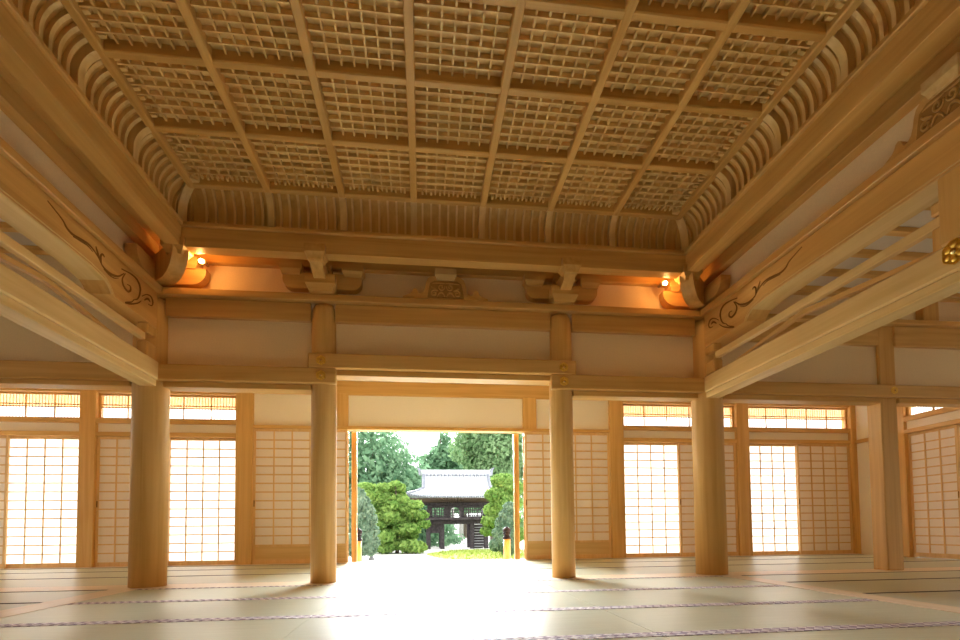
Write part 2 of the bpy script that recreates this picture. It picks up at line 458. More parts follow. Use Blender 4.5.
solid('strut_post', MB().box(6.62, 6.86, 6.03, 6.3, 3.295, 3.62, .01), WO['z'], 'short wooden strut above the bearing plate of the right side room', 'strut', None, 'structure')
hbeam('wall_beam', XL, XR, 6.08, 6.3, 3.635, 3.80, WC['x'], 'wall beam under the cornice of the front wall', 'beam')

# ------------------------------------------------------------------ purlins and cove
D0, D1 = .37, .52
hbeam('purlin', XL + D0, XR - D0, YC - D1, YC - D0, 3.578, 3.787, WC['x'], 'long square purlin across the front wall under the cove', 'purlin', .004)
solid('purlin', MB().box(XL + D0, XL + D1, -1.5, YC - D1, 3.578, 3.787, .004), WC['y'], 'long square purlin along the left side under the cove', 'purlin')
solid('purlin', MB().box(XR - D1, XR - D0, -1.5, YC - D1, 3.578, 3.787, .004), WC['y'], 'long square purlin along the right side under the cove', 'purlin')
hbeam('cove_rail', XL + D0, XR - D0, YC - D1 - .03, YC - D0, 3.787, 3.835, WC['x'], 'thin rail below the front cove', 'rail', .008)
solid('cove_rail', MB().box(XL + D0, XL + D1 + .03, -1.5, YC - D1 - .03, 3.787, 3.835, .008), WC['y'], 'thin rail below the left cove', 'rail')
solid('cove_rail', MB().box(XR - D1 - .03, XR - D0, -1.5, YC - D1 - .03, 3.787, 3.835, .008), WC['y'], 'thin rail below the right cove', 'rail')
solid('soffit_board', MB().box(XL, XR, YC - D0, YC, 3.80, 3.83), WC['x'], 'board closing the gap behind the front purlin', 'board')
solid('soffit_board', MB().box(XL, XL + D0, -1.5, YC - D0, 3.80, 3.83), WC['y'], 'board closing the gap behind the left purlin', 'board')
solid('soffit_board', MB().box(XR - D0, XR, -1.5, YC - D0, 3.80, 3.83), WC['y'], 'board closing the gap behind the right purlin', 'board')
def coveprof(off, z0=3.82, n=11):
    pts = [(.50 - off, z0)]
    for k in range(n + 1):
        th = PI / 2 * k / n
        pts.append((.50 - off + (.24 + off) * (1 - math.cos(th)), 3.95 + (.24 + off) * math.sin(th)))
    return pts
def cove_shell(oin, oout):
    a = coveprof(oin); b = coveprof(oout)
    return a + b[::-1]
def cove_piece(mb, side, s0, s1, oin, oout, smooth=True):
    """Extrude the cove section between s0 and s1 along the given side."""
    for a, b in [(cove_shell(oin, oout), None)]:
        if side == 'front': mb.prism([(YC - d, z) for d, z in a], 'x', s0, s1)
        elif side == 'left': mb.prism([(XL + d, z) for d, z in a], 'y', s0, s1)
        else: mb.prism([(XR - d, z) for d, z in a], 'y', s0, s1)
    return mb
bays = {'front': RIBX, 'left': BEAMY[::-1], 'right': BEAMY[::-1]}
for side in ('front', 'left', 'right'):
    st = bays[side]; ax = {'front': 'z', 'left': 'z', 'right': 'z'}[side]
    for k in range(len(st) - 1):
        a, b = st[k], st[k + 1]
        mb = cove_piece(MB(), side, a, b, .036, .055)
        fr = MB()
        for q in range(1, 8):
            c = a + (b - a) * q / 8
            cove_piece(fr, side, c - (.010 if side == 'front' else .017), c + (.010 if side == 'front' else .017), .004, .04)
        where = {'front': f'{ORD[k]} from the left in the front cove', 'left': f'{ORD[len(st) - 2 - k]} from the front corner in the left cove', 'right': f'{ORD[len(st) - 2 - k]} from the front corner in the right cove'}[side]
        cp = solid('cove_panel', mb, WC['z'], 'curved ribbed wooden cove panel, ' + where, 'cove panel', 'ribbed cove panels', 'structure')
        cp['_at'] = tuple(cp.location); fr.build('thin_slats', WP['z'], cp)
    for k, c in enumerate(st):
        if k in (0, len(st) - 1) and side == 'front': continue
        if side != 'front' and k == len(st) - 1: continue
        mb = cove_piece(MB(), side, c - .034, c + .034, -.03, .05)
        where = {'front': f'{ORD[k]} from the left corner of the front cove', 'left': f'{ORD[len(st) - 1 - k]} from the front corner in the left cove', 'right': f'{ORD[len(st) - 1 - k]} from the front corner in the right cove'}[side]
        solid('cove_rib', mb, WP['z'], 'curved main cove rib, ' + where, 'cove rib', 'curved main cove ribs', 'structure')
# corner fill and hip ribs
for s, X0 in ((1, XL), (-1, XR)):
    mb = MB()
    for (oin, oout, w) in ((-.03, .05, .06),):
        prof = cove_shell(oin, oout); n = len(prof); vs = []
        for sg in (-1, 1):
            for d, z in prof:
                vs.append((X0 + s * d + s * sg * w * .5, YC - d + sg * w * .5, z))
        mb.add(vs, [(i, (i + 1) % n, n + (i + 1) % n, n + i) for i in range(n)] + [tuple(reversed(range(n))), tuple(range(n, 2 * n))])
    solid('hip_rib', mb, WP['z'], f'curved hip rib in the {"left" if s > 0 else "right"} corner of the cove', 'cove rib', None, 'structure')
    # coved corner boards with their fine ribs, mitred at the hip
    for part, lab in (('front', 'front cove beside'), ('side', 'side cove beside')):
        mb = MB()
        base = [(.50 - .036 + (.24 + .036) * (1 - math.cos(PI / 2 * k / 12)), 3.95 + (.24 + .036) * math.sin(PI / 2 * k / 12)) for k in range(13)]
        base = [(.464, 3.82)] + base
        vs = []; fs = []
        for d, z in base:
            if part == 'front': vs += [(X0 + s * d, YC - d, z), (X0 + s * .66, YC - d, z)]
            else: vs += [(X0 + s * d, YC - d, z), (X0 + s * d, YC - .66, z)]
        for k in range(len(base) - 1): fs.append((2 * k, 2 * k + 1, 2 * k + 3, 2 * k + 2))
        mb.add(vs, fs)
        for e in (.60, .545):
            for w0 in (e,):
                if part == 'front': cove_piece(mb, 'front', X0 + s * (w0 - .011), X0 + s * (w0 + .011), .008, .04)
                else: cove_piece(mb, 'left' if s > 0 else 'right', YC - w0 - .011, YC - w0 + .011, .008, .04)
        solid('cove_panel', mb, WC['z'], f'narrow ribbed corner piece of the {lab} the {"left" if s > 0 else "right"} hip rib', 'cove panel', 'ribbed cove panels', 'structure')

# ------------------------------------------------------------------ coffered ceiling
ZB = 4.14
for k, x in enumerate(RIBX):
    solid('ceiling_rib', MB().box(x - .036, x + .036, -1.5, BEAMY[0] + .036, ZB - .004, 4.26, .009), WC['y'],
          f'long ceiling rib running away from the camera, {ORD[k]} from the left', 'ceiling beam', 'long ribs of the coffered ceiling', 'structure')
for k, y in enumerate(BEAMY):
    solid('ceiling_cross_beam', MB().box(RIBX[0] - .03, RIBX[-1] + .03, y - .036, y + .036, ZB, 4.26, .009), WC['x'],
          f'ceiling cross beam, {ORD[k]} from the front cove', 'ceiling beam', 'cross beams of the coffered ceiling', 'structure')
proto = None
for r in range(len(BEAMY) - 1):
    for c in range(7):
        x0, x1 = RIBX[c] + .037, RIBX[c + 1] - .037
        y1, y0 = BEAMY[r] - .037, BEAMY[r + 1] + .037
        if r == 4 and c in (0, 1, 2): pass
        lab = f'square lattice ceiling panel, {ORD[c]} from the left, {ORD[r]} row from the front cove'
        t = thing('coffer_panel', lab, 'ceiling panel', ((x0 + x1) / 2, (y0 + y1) / 2, 4.2), 'lattice panels of the coffered ceiling')
        mb = MB(); nb = 6
        for q in range(1, nb + 1):
            xx = x0 + (x1 - x0) * q / (nb + 1); mb.box(xx - .0075, xx + .0075, y0, y1, 4.196, 4.232)
            yy = y0 + (y1 - y0) * q / (nb + 1); mb.box(x0, x1, yy - .007, yy + .007, 4.190, 4.232)
        mb.build('lattice', WP['y'], t)
        MB().box(x0 - .01, x1 + .01, y0 - .01, y1 + .01, 4.231, 4.245).build('backing_board', WP['y'], t)
solid('ceiling', MB().box(RIBX[0], RIBX[-1], -1.5, BEAMY[-1], 4.24, 4.27), WC['y'], 'wooden ceiling behind the lattice panels', 'ceiling')
solid('ceiling', MB().box(XL, XR, -3.0, YC + .1, 4.30, 4.36), WC['y'], 'boards above the coffered ceiling', 'ceiling')
solid('ceiling', MB().box(RIBX[0] - .9, RIBX[-1] + .9, -3.0, -1.45, 4.0, 4.3), WC['x'], 'wooden ceiling behind the camera', 'ceiling')

# ------------------------------------------------------------------ carved side beams
def arc_end(y_in, z0, z1, dirn, n=8):
    return [(y_in + dirn * (z1 - z0) * .9 * math.sin(PI / 2 * k / n), z1 - (z1 - z0) * (1 - math.cos(PI / 2 * k / n))) for k in range(n + 1)]
def spiral(cy0, cz0, r, turns, start, sgn, n=26):
    return [(cy0 + sgn * r * (1 - .8 * k / n) * math.cos(start + turns * 2 * PI * k / n), cz0 + r * (1 - .8 * k / n) * math.sin(start + turns * 2 * PI * k / n)) for k in range(n + 1)]
def bez(p0, p1, p2, p3, n=14):
    o = []
    for k in range(n + 1):
        t = k / n; a = (1 - t)
        o.append(tuple(a ** 3 * p0[i] + 3 * a * a * t * p1[i] + 3 * a * t * t * p2[i] + t ** 3 * p3[i] for i in (0, 1)))
    return o
for side, s, xf in (('right', -1, 3.49), ('left', 1, -2.875)):
    Y0, Y1 = -.2, 5.985
    x1 = xf - s * .22
    lab = f'heavy carved rainbow beam along the {side} side of the central hall'
    t = thing('rainbow_beam', lab, 'carved beam', (xf - s * .11, 3.0, 2.76), 'carved rainbow beams')
    under = [(Y0, 2.82), (Y0 + .62, 2.82), (Y0 + .66, 2.86), (Y0 + .74, 2.905), (Y0 + .95, 2.928), (Y0 + 1.4, 2.938), (4.5, 2.938), (4.85, 2.928), (5.04, 2.905), (5.10, 2.875), (5.135, 2.84), (5.15, 2.82), (Y1, 2.82)]
    MB().prism(under + [(Y1, 3.212), (Y0, 3.212)], 'x', xf, x1).build('beam_body', WO['y'], t)
    body = [c for c in bpy.data.objects if c.parent == t][0]
    soff = [(Y0 + 1.4, 2.932), (4.5, 2.932), (4.85, 2.922), (5.04, 2.899), (5.04, 2.91), (4.85, 2.934), (4.5, 2.944), (Y0 + 1.4, 2.944)]
    MB().prism(soff, 'x', xf + s * .006, x1).build('lit_underside', WP['y'], t)  # paler strip paints light from the floor onto the beam's underside
    g = MB(); xg = xf + s * .002
    for dz, rr in ((.0, .009), (.03, .005)):
        g.tube([(xg, Y0 + 1.0, 2.94 + dz), (xg, 4.5, 2.94 + dz), (xg, 4.85, 2.931 + dz), (xg, 5.04, 2.908 + dz), (xg, 5.10 + dz * .6, 2.878 + dz * .7), (xg, 5.14 + dz, 2.84 + dz * .3), (xg, 5.155 + dz, 2.822)], rr)
    g.build('edge_moulding', WP['y'], body)
    cv = MB(); xs = xf + s * .0015
    def stroke(p, r=.010):
        q = []
        for i in range(len(p) - 1):
            p0, p1, p2, p3 = p[max(0, i - 1)], p[i], p[i + 1], p[min(len(p) - 1, i + 2)]
            for k in range(6):
                u = k / 6
                q.append(tuple(.5 * (2 * p1[c] + (p2[c] - p0[c]) * u + (2 * p0[c] - 5 * p1[c] + 4 * p2[c] - p3[c]) * u * u + (3 * p1[c] - p0[c] - 3 * p2[c] + p3[c]) * u ** 3) for c in (0, 1)))
        q.append(p[-1]); n = len(q)
        rs = [r * (.35 + .65 * math.sin(PI * min(.95, max(.1, k / (n - 1))))) for k in range(n)]
        cv.tube([(xs, y, z) for y, z in q], rs, 5)
    stroke([(4.30, 3.17), (4.46, 3.125), (4.521, 3.085), (4.594, 3.072), (4.688, 3.088), (4.799, 3.103), (4.881, 3.088), (4.947, 3.055)])
    stroke([(4.60, 3.058), (4.69, 3.072), (4.79, 3.085), (4.86, 3.07)], .006)
    stroke([(4.90, 3.14), (4.936, 3.08), (4.987, 3.022)])
    stroke([(5.026, 3.109), (5.001, 3.122), (4.972, 3.087), (4.987, 3.022)])
    stroke([(4.987, 3.022), (5.055, 3.002), (5.146, 3.005), (5.252, 3.043), (5.339, 3.112)], .012)
    stroke([(5.02, 2.995), (5.10, 2.982), (5.18, 2.99), (5.25, 3.02)], .006)
    stroke([(5.362, 3.123), (5.313, 3.042), (5.338, 2.987), (5.411, 2.968), (5.457, 3.001), (5.447, 3.039), (5.40, 3.033)], .011)
    stroke([(5.299, 3.138), (5.448, 3.166), (5.554, 3.167), (5.618, 3.129), (5.63, 3.061), (5.592, 2.977), (5.517, 2.93)], .011)
    stroke([(5.517, 2.93), (5.482, 2.894), (5.401, 2.854), (5.378, 2.84), (5.45, 2.862), (5.519, 2.892), (5.60, 2.935), (5.656, 2.981)], .009)
    stroke([(5.67, 3.038), (5.766, 3.10), (5.851, 3.108), (5.884, 3.062), (5.86, 3.02), (5.80, 3.01)], .009)
    stroke([(5.72, 3.02), (5.78, 3.06), (5.83, 3.05)], .012)
    cv.build('carved_scroll', DARKLINE, body)
    solid('bearing_plate', MB().box(xf + s * .045, xf - s * .30, Y0, 5.995, 3.218, 3.293, .006), WO['y'], f'flat bearing plate on top of the {side} carved beam', 'beam')
    xw = XL if s > 0 else XR
    solid('wall_' + side, MB().box(xw + s * .0, xw - s * .08, -3, 6.15, 3.29, 4.3), PLASTER, f'cream plaster strip above the {side} carved beam', 'wall')
    solid('wall_beam', MB().box(xw + s * .10, xw - s * .1, -1.5, 6.08, 3.655, 3.80, .006), WC['y'], f'wall beam under the cornice of the {side} side', 'beam')
    # lower beam
    xb = xf + s * .02
    solid('side_beam', MB().box(xb, xb - s * .205, -.2, 6.0, 2.258, 2.455, .012), WP['y'], f'pale lower beam spanning the {side} side of the central hall', 'beam', None, 'structure')
    solid('lintel_board', MB().box(xb - s * .022, xb - s * .19, -.2, 6.0, 2.185, 2.258, .006), WP['y'], f'pale grooved lintel under the {side} lower beam', 'lintel', 'grooved lintels under the tie beams', 'structure')
    # transom rail, chevron brace, end blocks and mid strut
    xr = xf - s * .06
    tr = thing('transom_rail', f'slim straight rail between the {side} carved beam and the {side} lower beam', 'rail', (xr, 4.4, 2.62))
    MB().box(xr - .03, xr + .03, 3.03, 5.82, 2.635, 2.71, .006).build('rail', WP['y'], tr)
    for z0, z1 in ((2.455, 2.625), (2.715, 2.818)):
        MB().box(xr - .06, xr + .06, 5.80, 6.0, z0, z1, .015).build('end_block', W['z'], tr)
    pts = [(3.08, 2.47), (4.46, 2.60), (5.86, 2.455), (5.98, 2.455), (4.46, 2.642), (3.08, 2.512)]
    solid('chevron_brace', MB().prism(pts, 'x', xr - s * .032, xr - s * .074), W['y'], f'shallow chevron-shaped brace crossing the slim rail on the {side} side', 'brace', None, 'thing')
    st = thing('strut_post', f'short square strut standing on the {side} lower beam', 'strut', (xr, 2.95, 2.455))
    MB().box(xr - .09, xr + .09, 2.78, 3.02, 2.455, 2.932, .012).build('post', W['z'], st)
    MB().box(xr - .05, xr + .05, 3.02, 3.11, 2.455, 2.63, .012).build('bearing_block', W['z'], st)
    MB().box(xr - .05, xr + .05, 3.02, 3.11, 2.715, 2.80, .012).build('bearing_block', W['z'], st)

# ------------------------------------------------------------------ bracket complexes
def boat(c, half, z0, z1, drop=.11):
    """Boat-shaped bracket arm outline centred at c."""
    right = [(c + half - .11 + .11 * math.sin(PI / 2 * k / 8), z0 + .10 * (1 - math.cos(PI / 2 * k / 8))) for k in range(9)]
    left = [(2 * c - y, z) for y, z in right[::-1]]
    return left + right + [(c + half, z1), (c - half, z1)]
def masu(mb, x0, x1, y0, y1, z0, z1):
    """Bearing block: square top, concave-tapered foot."""
    zm = z0 + (z1 - z0) * .45; t = min(x1 - x0, y1 - y0) * .16
    vs = []
    for (z, o) in ((z0, t), (z0 + (zm - z0) * .5, t * .65), (zm, 0), (z1, 0)):
        vs += [(x0 + o, y0 + o, z), (x1 - o, y0 + o, z), (x1 - o, y1 - o, z), (x0 + o, y1 - o, z)]
    fs = [(3, 2, 1, 0), (12, 13, 14, 15)]
    for l in range(3):
        for k in range(4): fs.append((4 * l + k, 4 * l + (k + 1) % 4, 4 * l + 4 + (k + 1) % 4, 4 * l + 4 + k))
    return mb.add(vs, fs)
def bracket(x, label):
    t = thing('bracket_complex', label, 'roof bracket', (x, 6.1, 3.293), 'bracket complexes of the front wall')
    masu(MB(), x - .165, x + .165, 5.89, 6.149, 3.293, 3.47).build('base_block', WC['x'], t)
    MB().prism([(px, z) for px, z in boat(x, .44, 3.365, 3.545)], 'y', 6.03, 6.14).build('bracket_arm', WC['x'], t)
    for dx in (-.345, .345):
        masu(MB(), x + dx - .125, x + dx + .125, 5.985, 6.149, 3.515, 3.645).build('bearing_block', WC['x'], t)
    masu(MB(), x - .10, x + .10, 5.985, 6.149, 3.545, 3.645).build('bearing_block', WC['x'], t)
    pts = [(6.05, 3.42), (5.86, 3.42), (5.74, 3.45), (5.66, 3.52), (5.62, 3.575), (6.05, 3.575)]
    MB().prism(pts, 'x', x - .065, x + .065).build('projecting_arm', WC['y'], t)
    masu(MB(), x - .11, x + .11, 5.585, 5.80, 3.505, 3.655).build('nose_block', WC['y'], t)
    return t
bracket(XCL, 'stepped bracket complex above the column left of the doorway')
bracket(XCR, 'stepped bracket complex above the column right of the doorway')
for s, X0, side in ((1, XL, 'left'), (-1, XR, 'right')):
    t = thing('corner_bracket', f'large corner bracket with rounded noses in the {side} corner', 'roof bracket', (X0, YC, 3.293))
    masu(MB(), *sorted((X0 + s * .002, X0 + s * .17)), 6.0, 6.148, 3.293, 3.45).build('base_block', WC['x'], t)
    a0, a1 = X0 + s * .002, X0 + s * .62
    pr_ = [(a1 - s * .16 + s * .16 * math.sin(PI / 2 * k / 8), 3.345 + .15 * (1 - math.cos(PI / 2 * k / 8))) for k in range(9)]
    MB().prism([(a0, 3.345)] + pr_ + [(a1, 3.53), (a0, 3.53)], 'y', 6.02, 6.14).build('bracket_arm', WO['x'], t)
    b1 = YC - .62
    pr_ = [(b1 + .16 - .16 * math.sin(PI / 2 * k / 8), 3.345 + .15 * (1 - math.cos(PI / 2 * k / 8))) for k in range(9)]
    MB().prism([(6.148, 3.345)] + pr_ + [(b1, 3.53), (6.148, 3.53)], 'x', X0 + s * .02, X0 + s * .14).build('bracket_arm', WO['y'], t)
    # diagonal nose
    prof = [(.10, 3.33)]
    prof += [(.36 + .22 * math.sin(PI / 2 * k / 10), 3.31 + .25 * (1 - math.cos(PI / 2 * k / 10))) for k in range(11)]
    prof += [(.57, 3.60), (.54, 3.62), (.10, 3.62)]
    n = len(prof); vs = []
    for sg in (-1, 1):
        for d, z in prof: vs.append((X0 + s * d * .88 + s * sg * .055, YC - d * .88 + sg * .055, z))
    mb = MB(); mb.add(vs, [(i, (i + 1) % n, n + (i + 1) % n, n + i) for i in range(n)] + [tuple(reversed(range(n))), tuple(range(n, 2 * n))])
    mb.build('diagonal_nose', WC['z'], t)
    xs = sorted((X0 + s * .33, X0 + s * .56))
    masu(MB(), xs[0], xs[1], YC - .56, YC - .33, 3.50, 3.66).build('nose_block', WC['x'], t)
    masu(MB(), *sorted((X0 + s * .40, X0 + s * .54)), 5.98, 6.148, 3.52, 3.64).build('bearing_block', WC['x'], t)

# frog-leg struts
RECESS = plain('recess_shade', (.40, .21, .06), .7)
def frog_outline():
    h = [(0, .285), (.14, .285), (.18, .272), (.212, .245), (.23, .20), (.242, .135), (.258, .09), (.285, .066), (.312, .062),
         (.328, .085), (.338, .115), (.358, .128), (.38, .115), (.392, .085), (.415, .062), (.455, .045), (.50, .025), (.50, 0)]
    return [(-x, z) for x, z in h[::-1]] + h[1:]
def frog(label, place):
    c = place((0, 0, 0))
    t = thing('frog_leg_strut', label, 'carved strut', c, 'frog-leg struts')
    def put(mb): mb.v = [place(v) for v in mb.v]; return mb
    put(MB().prism(frog_outline(), 'y', -.05, .05)).build('body', WO['x'], t)
    inner = [(-.215, .02), (-.20, .12), (-.185, .19), (-.13, .222), (.13, .222), (.185, .19), (.20, .12), (.215, .02)]
    rp = put(MB().prism(inner, 'y', -.056, -.045)).build('recessed_panel', RECESS, t)
    cv = MB()
    def st(p, r=.011): cv.tube([(x, -.06, z) for x, z in p], [r * (.5 + .5 * math.sin(PI * k / (len(p) - 1))) for k in range(len(p))], 6)
    for sg in (1, -1):
        st([(sg * x, z) for x, z in spiral(.05, .145, .042, 1.3, PI * .9, 1)])
        st([(sg * x, z) for x, z in spiral(.135, .07, .042, 1.3, PI * .2, -1)])
        st([(sg * x, z) for x, z in bez((.01, .03), (.03, .10), (.07, .10), (.10, .03))])
        st([(sg * x, z) for x, z in bez((.16, .185), (.10, .20), (.05, .185), (.0, .195))], .008)
        st([(sg * x, z) for x, z in bez((.09, .10), (.13, .13), (.16, .12), (.165, .15))])
    put(cv).build('carved_relief', WC['x'], rp)
    mb = MB(); masu(mb, -.125, .125, -.10, .055, .225, .35); put(mb).build('bearing_block', WP['x'], t)
frog('carved frog-leg strut over the middle of the doorway bay', lambda p: (.28 + p[0], 6.065 + p[1], 3.293 + p[2]))
frog('carved frog-leg strut on the bearing plate of the right side', lambda p: (3.54 + p[1], 2.95 - p[0], 3.293 + p[2] * 1.0))

# ------------------------------------------------------------------ gold nail covers
def nail_cover(place, label, R=.056, group=None):
    c = place((0, 0, 0))
    t = thing('nail_cover', label, 'gold fitting', c, group)
    def put(mb): mb.v = [place(v) for v in mb.v]; return mb
    hexo = []
    for k in range(36):
        a = 2 * PI * k / 36; rr = R * (.90 + .10 * abs(math.cos(3 * a)))
        hexo.append((rr * math.cos(a + PI / 6), rr * math.sin(a + PI / 6)))
    pl_ = put(MB().prism(hexo, 'y', -.008, 0)).build('plate', GOLD, t)
    mb = MB()
    for k in range(6):
        a = 2 * PI * k / 6 + PI / 6
        mb.ball((R * .56 * math.cos(a), -.008, R * .56 * math.sin(a)), 0, (R * .26, .008, R * .26), 10)
    put(mb).build('petal_ring', GOLD, pl_)
    put(MB().ball((0, -.008, 0), 0, (R * .27, .018, R * .27), 12)).build('boss', plain('gold_boss', (1, .8, .4), .2, .5, 1.0) if 'gold_boss' not in bpy.data.materials else bpy.data.materials['gold_boss'], pl_)
for x, sd in ((XCL, 'left'), (XCR, 'right')):
    nail_cover(lambda p, x=x: (x - .005 + p[0], 6.0 + p[1], 2.525 + p[2]), f'gold six-petalled fitting on the raised beam over the {sd} slender column, upper of its pair', .056, 'gold fittings on the tie beams')
    nail_cover(lambda p, x=x: (x - .005 + p[0], 6.0 + p[1], 2.352 + p[2]), f'gold six-petalled fitting on the lower beam over the {sd} slender column, lower of its pair', .056, 'gold fittings on the tie beams')
nail_cover(lambda p: (6.125 + p[0], 6.02 + p[1], 2.35 + p[2]), 'gold six-petalled fitting over the square column in the right side room', .05, 'gold fittings on the tie beams')
nail_cover(lambda p: (3.47 + p[1], 2.93 - p[0], 2.385 + p[2]), 'large gold fitting on the right lower beam, below the short strut', .085)

# ------------------------------------------------------------------ lamps in the corners
for (x, z, sd) in ((-2.396, 3.556, 'left'), (2.952, 3.570, 'right')):
    t = thing('spotlight', f'small glowing spotlight beside the {sd} corner bracket', 'spotlight', (x, 5.9, z))
    sx = -1 if sd == 'left' else 1
    MB().ball((x, 5.9, z), .024, None, 14).build('bulb', BULB, t)
    m = MB().tube([(x, 5.93, z + .012), (x, 6.0, z + .035)], [.03, .022], 14); m.build('lamp_housing', plain('lamp_metal', (.35, .25, .14), .4, .5, .6), t)
    MB().box(x - .012, x + .012, 5.985, 6.09, z + .03, z + .05).build('bracket', plain('lamp_bracket', (.3, .22, .12), .5), t)
    ld = bpy.data.lights.new('lamp_' + sd, 'POINT'); ld.energy = 3.2; ld.color = (1, .50, .14); ld.shadow_soft_size = .03
    lo = bpy.data.objects.new('spotlight_lamp_' + sd, ld); lo.location = (x, 5.86, z + .0); col.objects.link(lo)

# ------------------------------------------------------------------ garden wall (plane YB)
ZK = 2.26
def wpost(x0, x1, z1, label, y0=9.62, y1=9.86):
    solid('wall_post', MB().box(x0, x1, y0, y1, 0, z1, .008), W['z'], label, 'post', 'posts of the garden wall', 'structure')
wpost(-8.45, -8.12, 3.6, 'square post of the garden wall at the far left end')
wpost(-5.84, -5.58, 3.6, 'square post of the garden wall left of the leftmost column')
wpost(-3.285, -3.0, 3.6, 'square post of the garden wall just right of the leftmost column')
wpost(3.605, 3.88, 3.6, 'square post of the garden wall just left of the rightmost round column')
wpost(6.235, 6.50, 3.6, 'square post of the garden wall right of the rightmost round column')
wpost(8.75, 8.95, 3.6, 'corner post of the garden wall at the right end')
wpost(-1.57, -1.345, 3.10, 'hanging post at the left of the doorway head', 9.66, 9.84)
wpost(1.90, 2.165, 3.10, 'hanging post at the right of the doorway head', 9.66, 9.84)
for n_ in [o for o in bpy.data.objects if o.name.startswith('wall_post') and 'hanging' in o['label']]:
    me = n_.data
    for v in me.vertices:
        if v.co.z < 1.0: v.co.z = 2.49
    n_['label'] = n_['label'] 
hbeam('head_beam', -3.0, 3.605, 9.67, 9.82, 3.07, 3.335, W['x'], 'head beam above the doorway plaster', 'beam')
for x in (-1.48, -1.43, 1.98, 2.06): pass
plas('wall_garden', (-3.0, 3.605, 9.70, 9.80, 3.33, 3.6), 'plaster above the doorway head beam')
plas('wall_garden', (-3.0, -1.57, 9.70, 9.80, 2.49, 3.07), 'cream plaster panel left of the doorway head')
plas('wall_garden', (-1.345, 1.90, 9.70, 9.80, 2.49, 3.07), 'wide cream plaster panel above the doorway')
plas('wall_garden', (2.165, 3.605, 9.70, 9.80, 2.49, 3.07), 'cream plaster panel right of the doorway head')
hbeam('door_lintel', -3.0, 3.605, 9.64, 9.85, 2.432, 2.492, W['x'], 'door lintel above the doorway and its two tall screens', 'lintel', .006)
baysx = [(-8.12, -5.84, 'far left bay'), (-5.58, -3.285, 'bay behind the leftmost column'), (3.88, 6.235, 'bay behind the rightmost round column'), (6.50, 8.75, 'bay at the right corner')]
for x0, x1, nm in baysx:
    hbeam('screen_lintel', x0, x1, 9.63, 9.85, ZK, 2.335, W['x'], f'lintel above the sliding screens of the {nm}', 'lintel', .006, 'lintels of the garden wall')
    plas('wall_garden', (x0, x1, 9.70, 9.80, 2.335, 2.49), f'narrow plaster band over the screens of the {nm}')
    hbeam('transom_sill', x0, x1, 9.63, 9.85, 2.49, 2.575, W['x'], f'sill under the transom of the {nm}', 'sill', .006, 'transom sills of the garden wall')
    hbeam('transom_head', x0, x1, 9.63, 9.85, 3.02, 3.10, W['x'], f'head rail over the transom of the {nm}', 'rail', .006, 'transom heads of the garden wall')
    plas('wall_garden', (x0, x1, 9.70, 9.80, 3.10, 3.6), f'plaster above the transom of the {nm}')

def transom(a0, a1, z0, z1, place, n, label):
    t = thing('transom_lattice', label, 'transom', place((a0 + a1) / 2, 0, z0), 'transom lattices')
    def put(mb): mb.v = [place(*v) for v in mb.v]; return mb
    f = MB(); w = .035
    f.box(a0, a1, -.025, .025, z0, z0 + w * .6).box(a0, a1, -.025, .025, z1 - w, z1).box(a0, a0 + w, -.025, .025, z0 + w * .6, z1 - w).box(a1 - w, a1, -.025, .025, z0 + w * .6, z1 - w)
    put(f).build('frame', W['x'], t)
    s = MB()
    k = int((a1 - a0) / .05)
    for q in range(1, k):
        x = a0 + (a1 - a0) * q / k; s.box(x - .004, x + .004, -.003, .003, z0, z1)
    put(s).build('slats', WP['z'], t)
    r = MB()
    for zz in (z0 + (z1 - z0) * .56, z0 + (z1 - z0) * .46): r.box(a0, a1, -.012, .004, zz - .009, zz + .009)
    put(r).build('double_rail', W['x'], t)
    for q in range(1, n):
        x = a0 + (a1 - a0) * q / n
        put(MB().box(x - .009, x + .009, -.014, .01, z0, z1)).build('mullion', W['z'], t)
Pb = lambda x, y, z: (x, 9.74 + y, z)
for (x0, x1, nm), n in zip(baysx, (5, 5, 5, 5)):
    transom(x0, x1, 2.575, 3.02, Pb, n, f'fine-slatted transom lattice letting in daylight, {nm}')

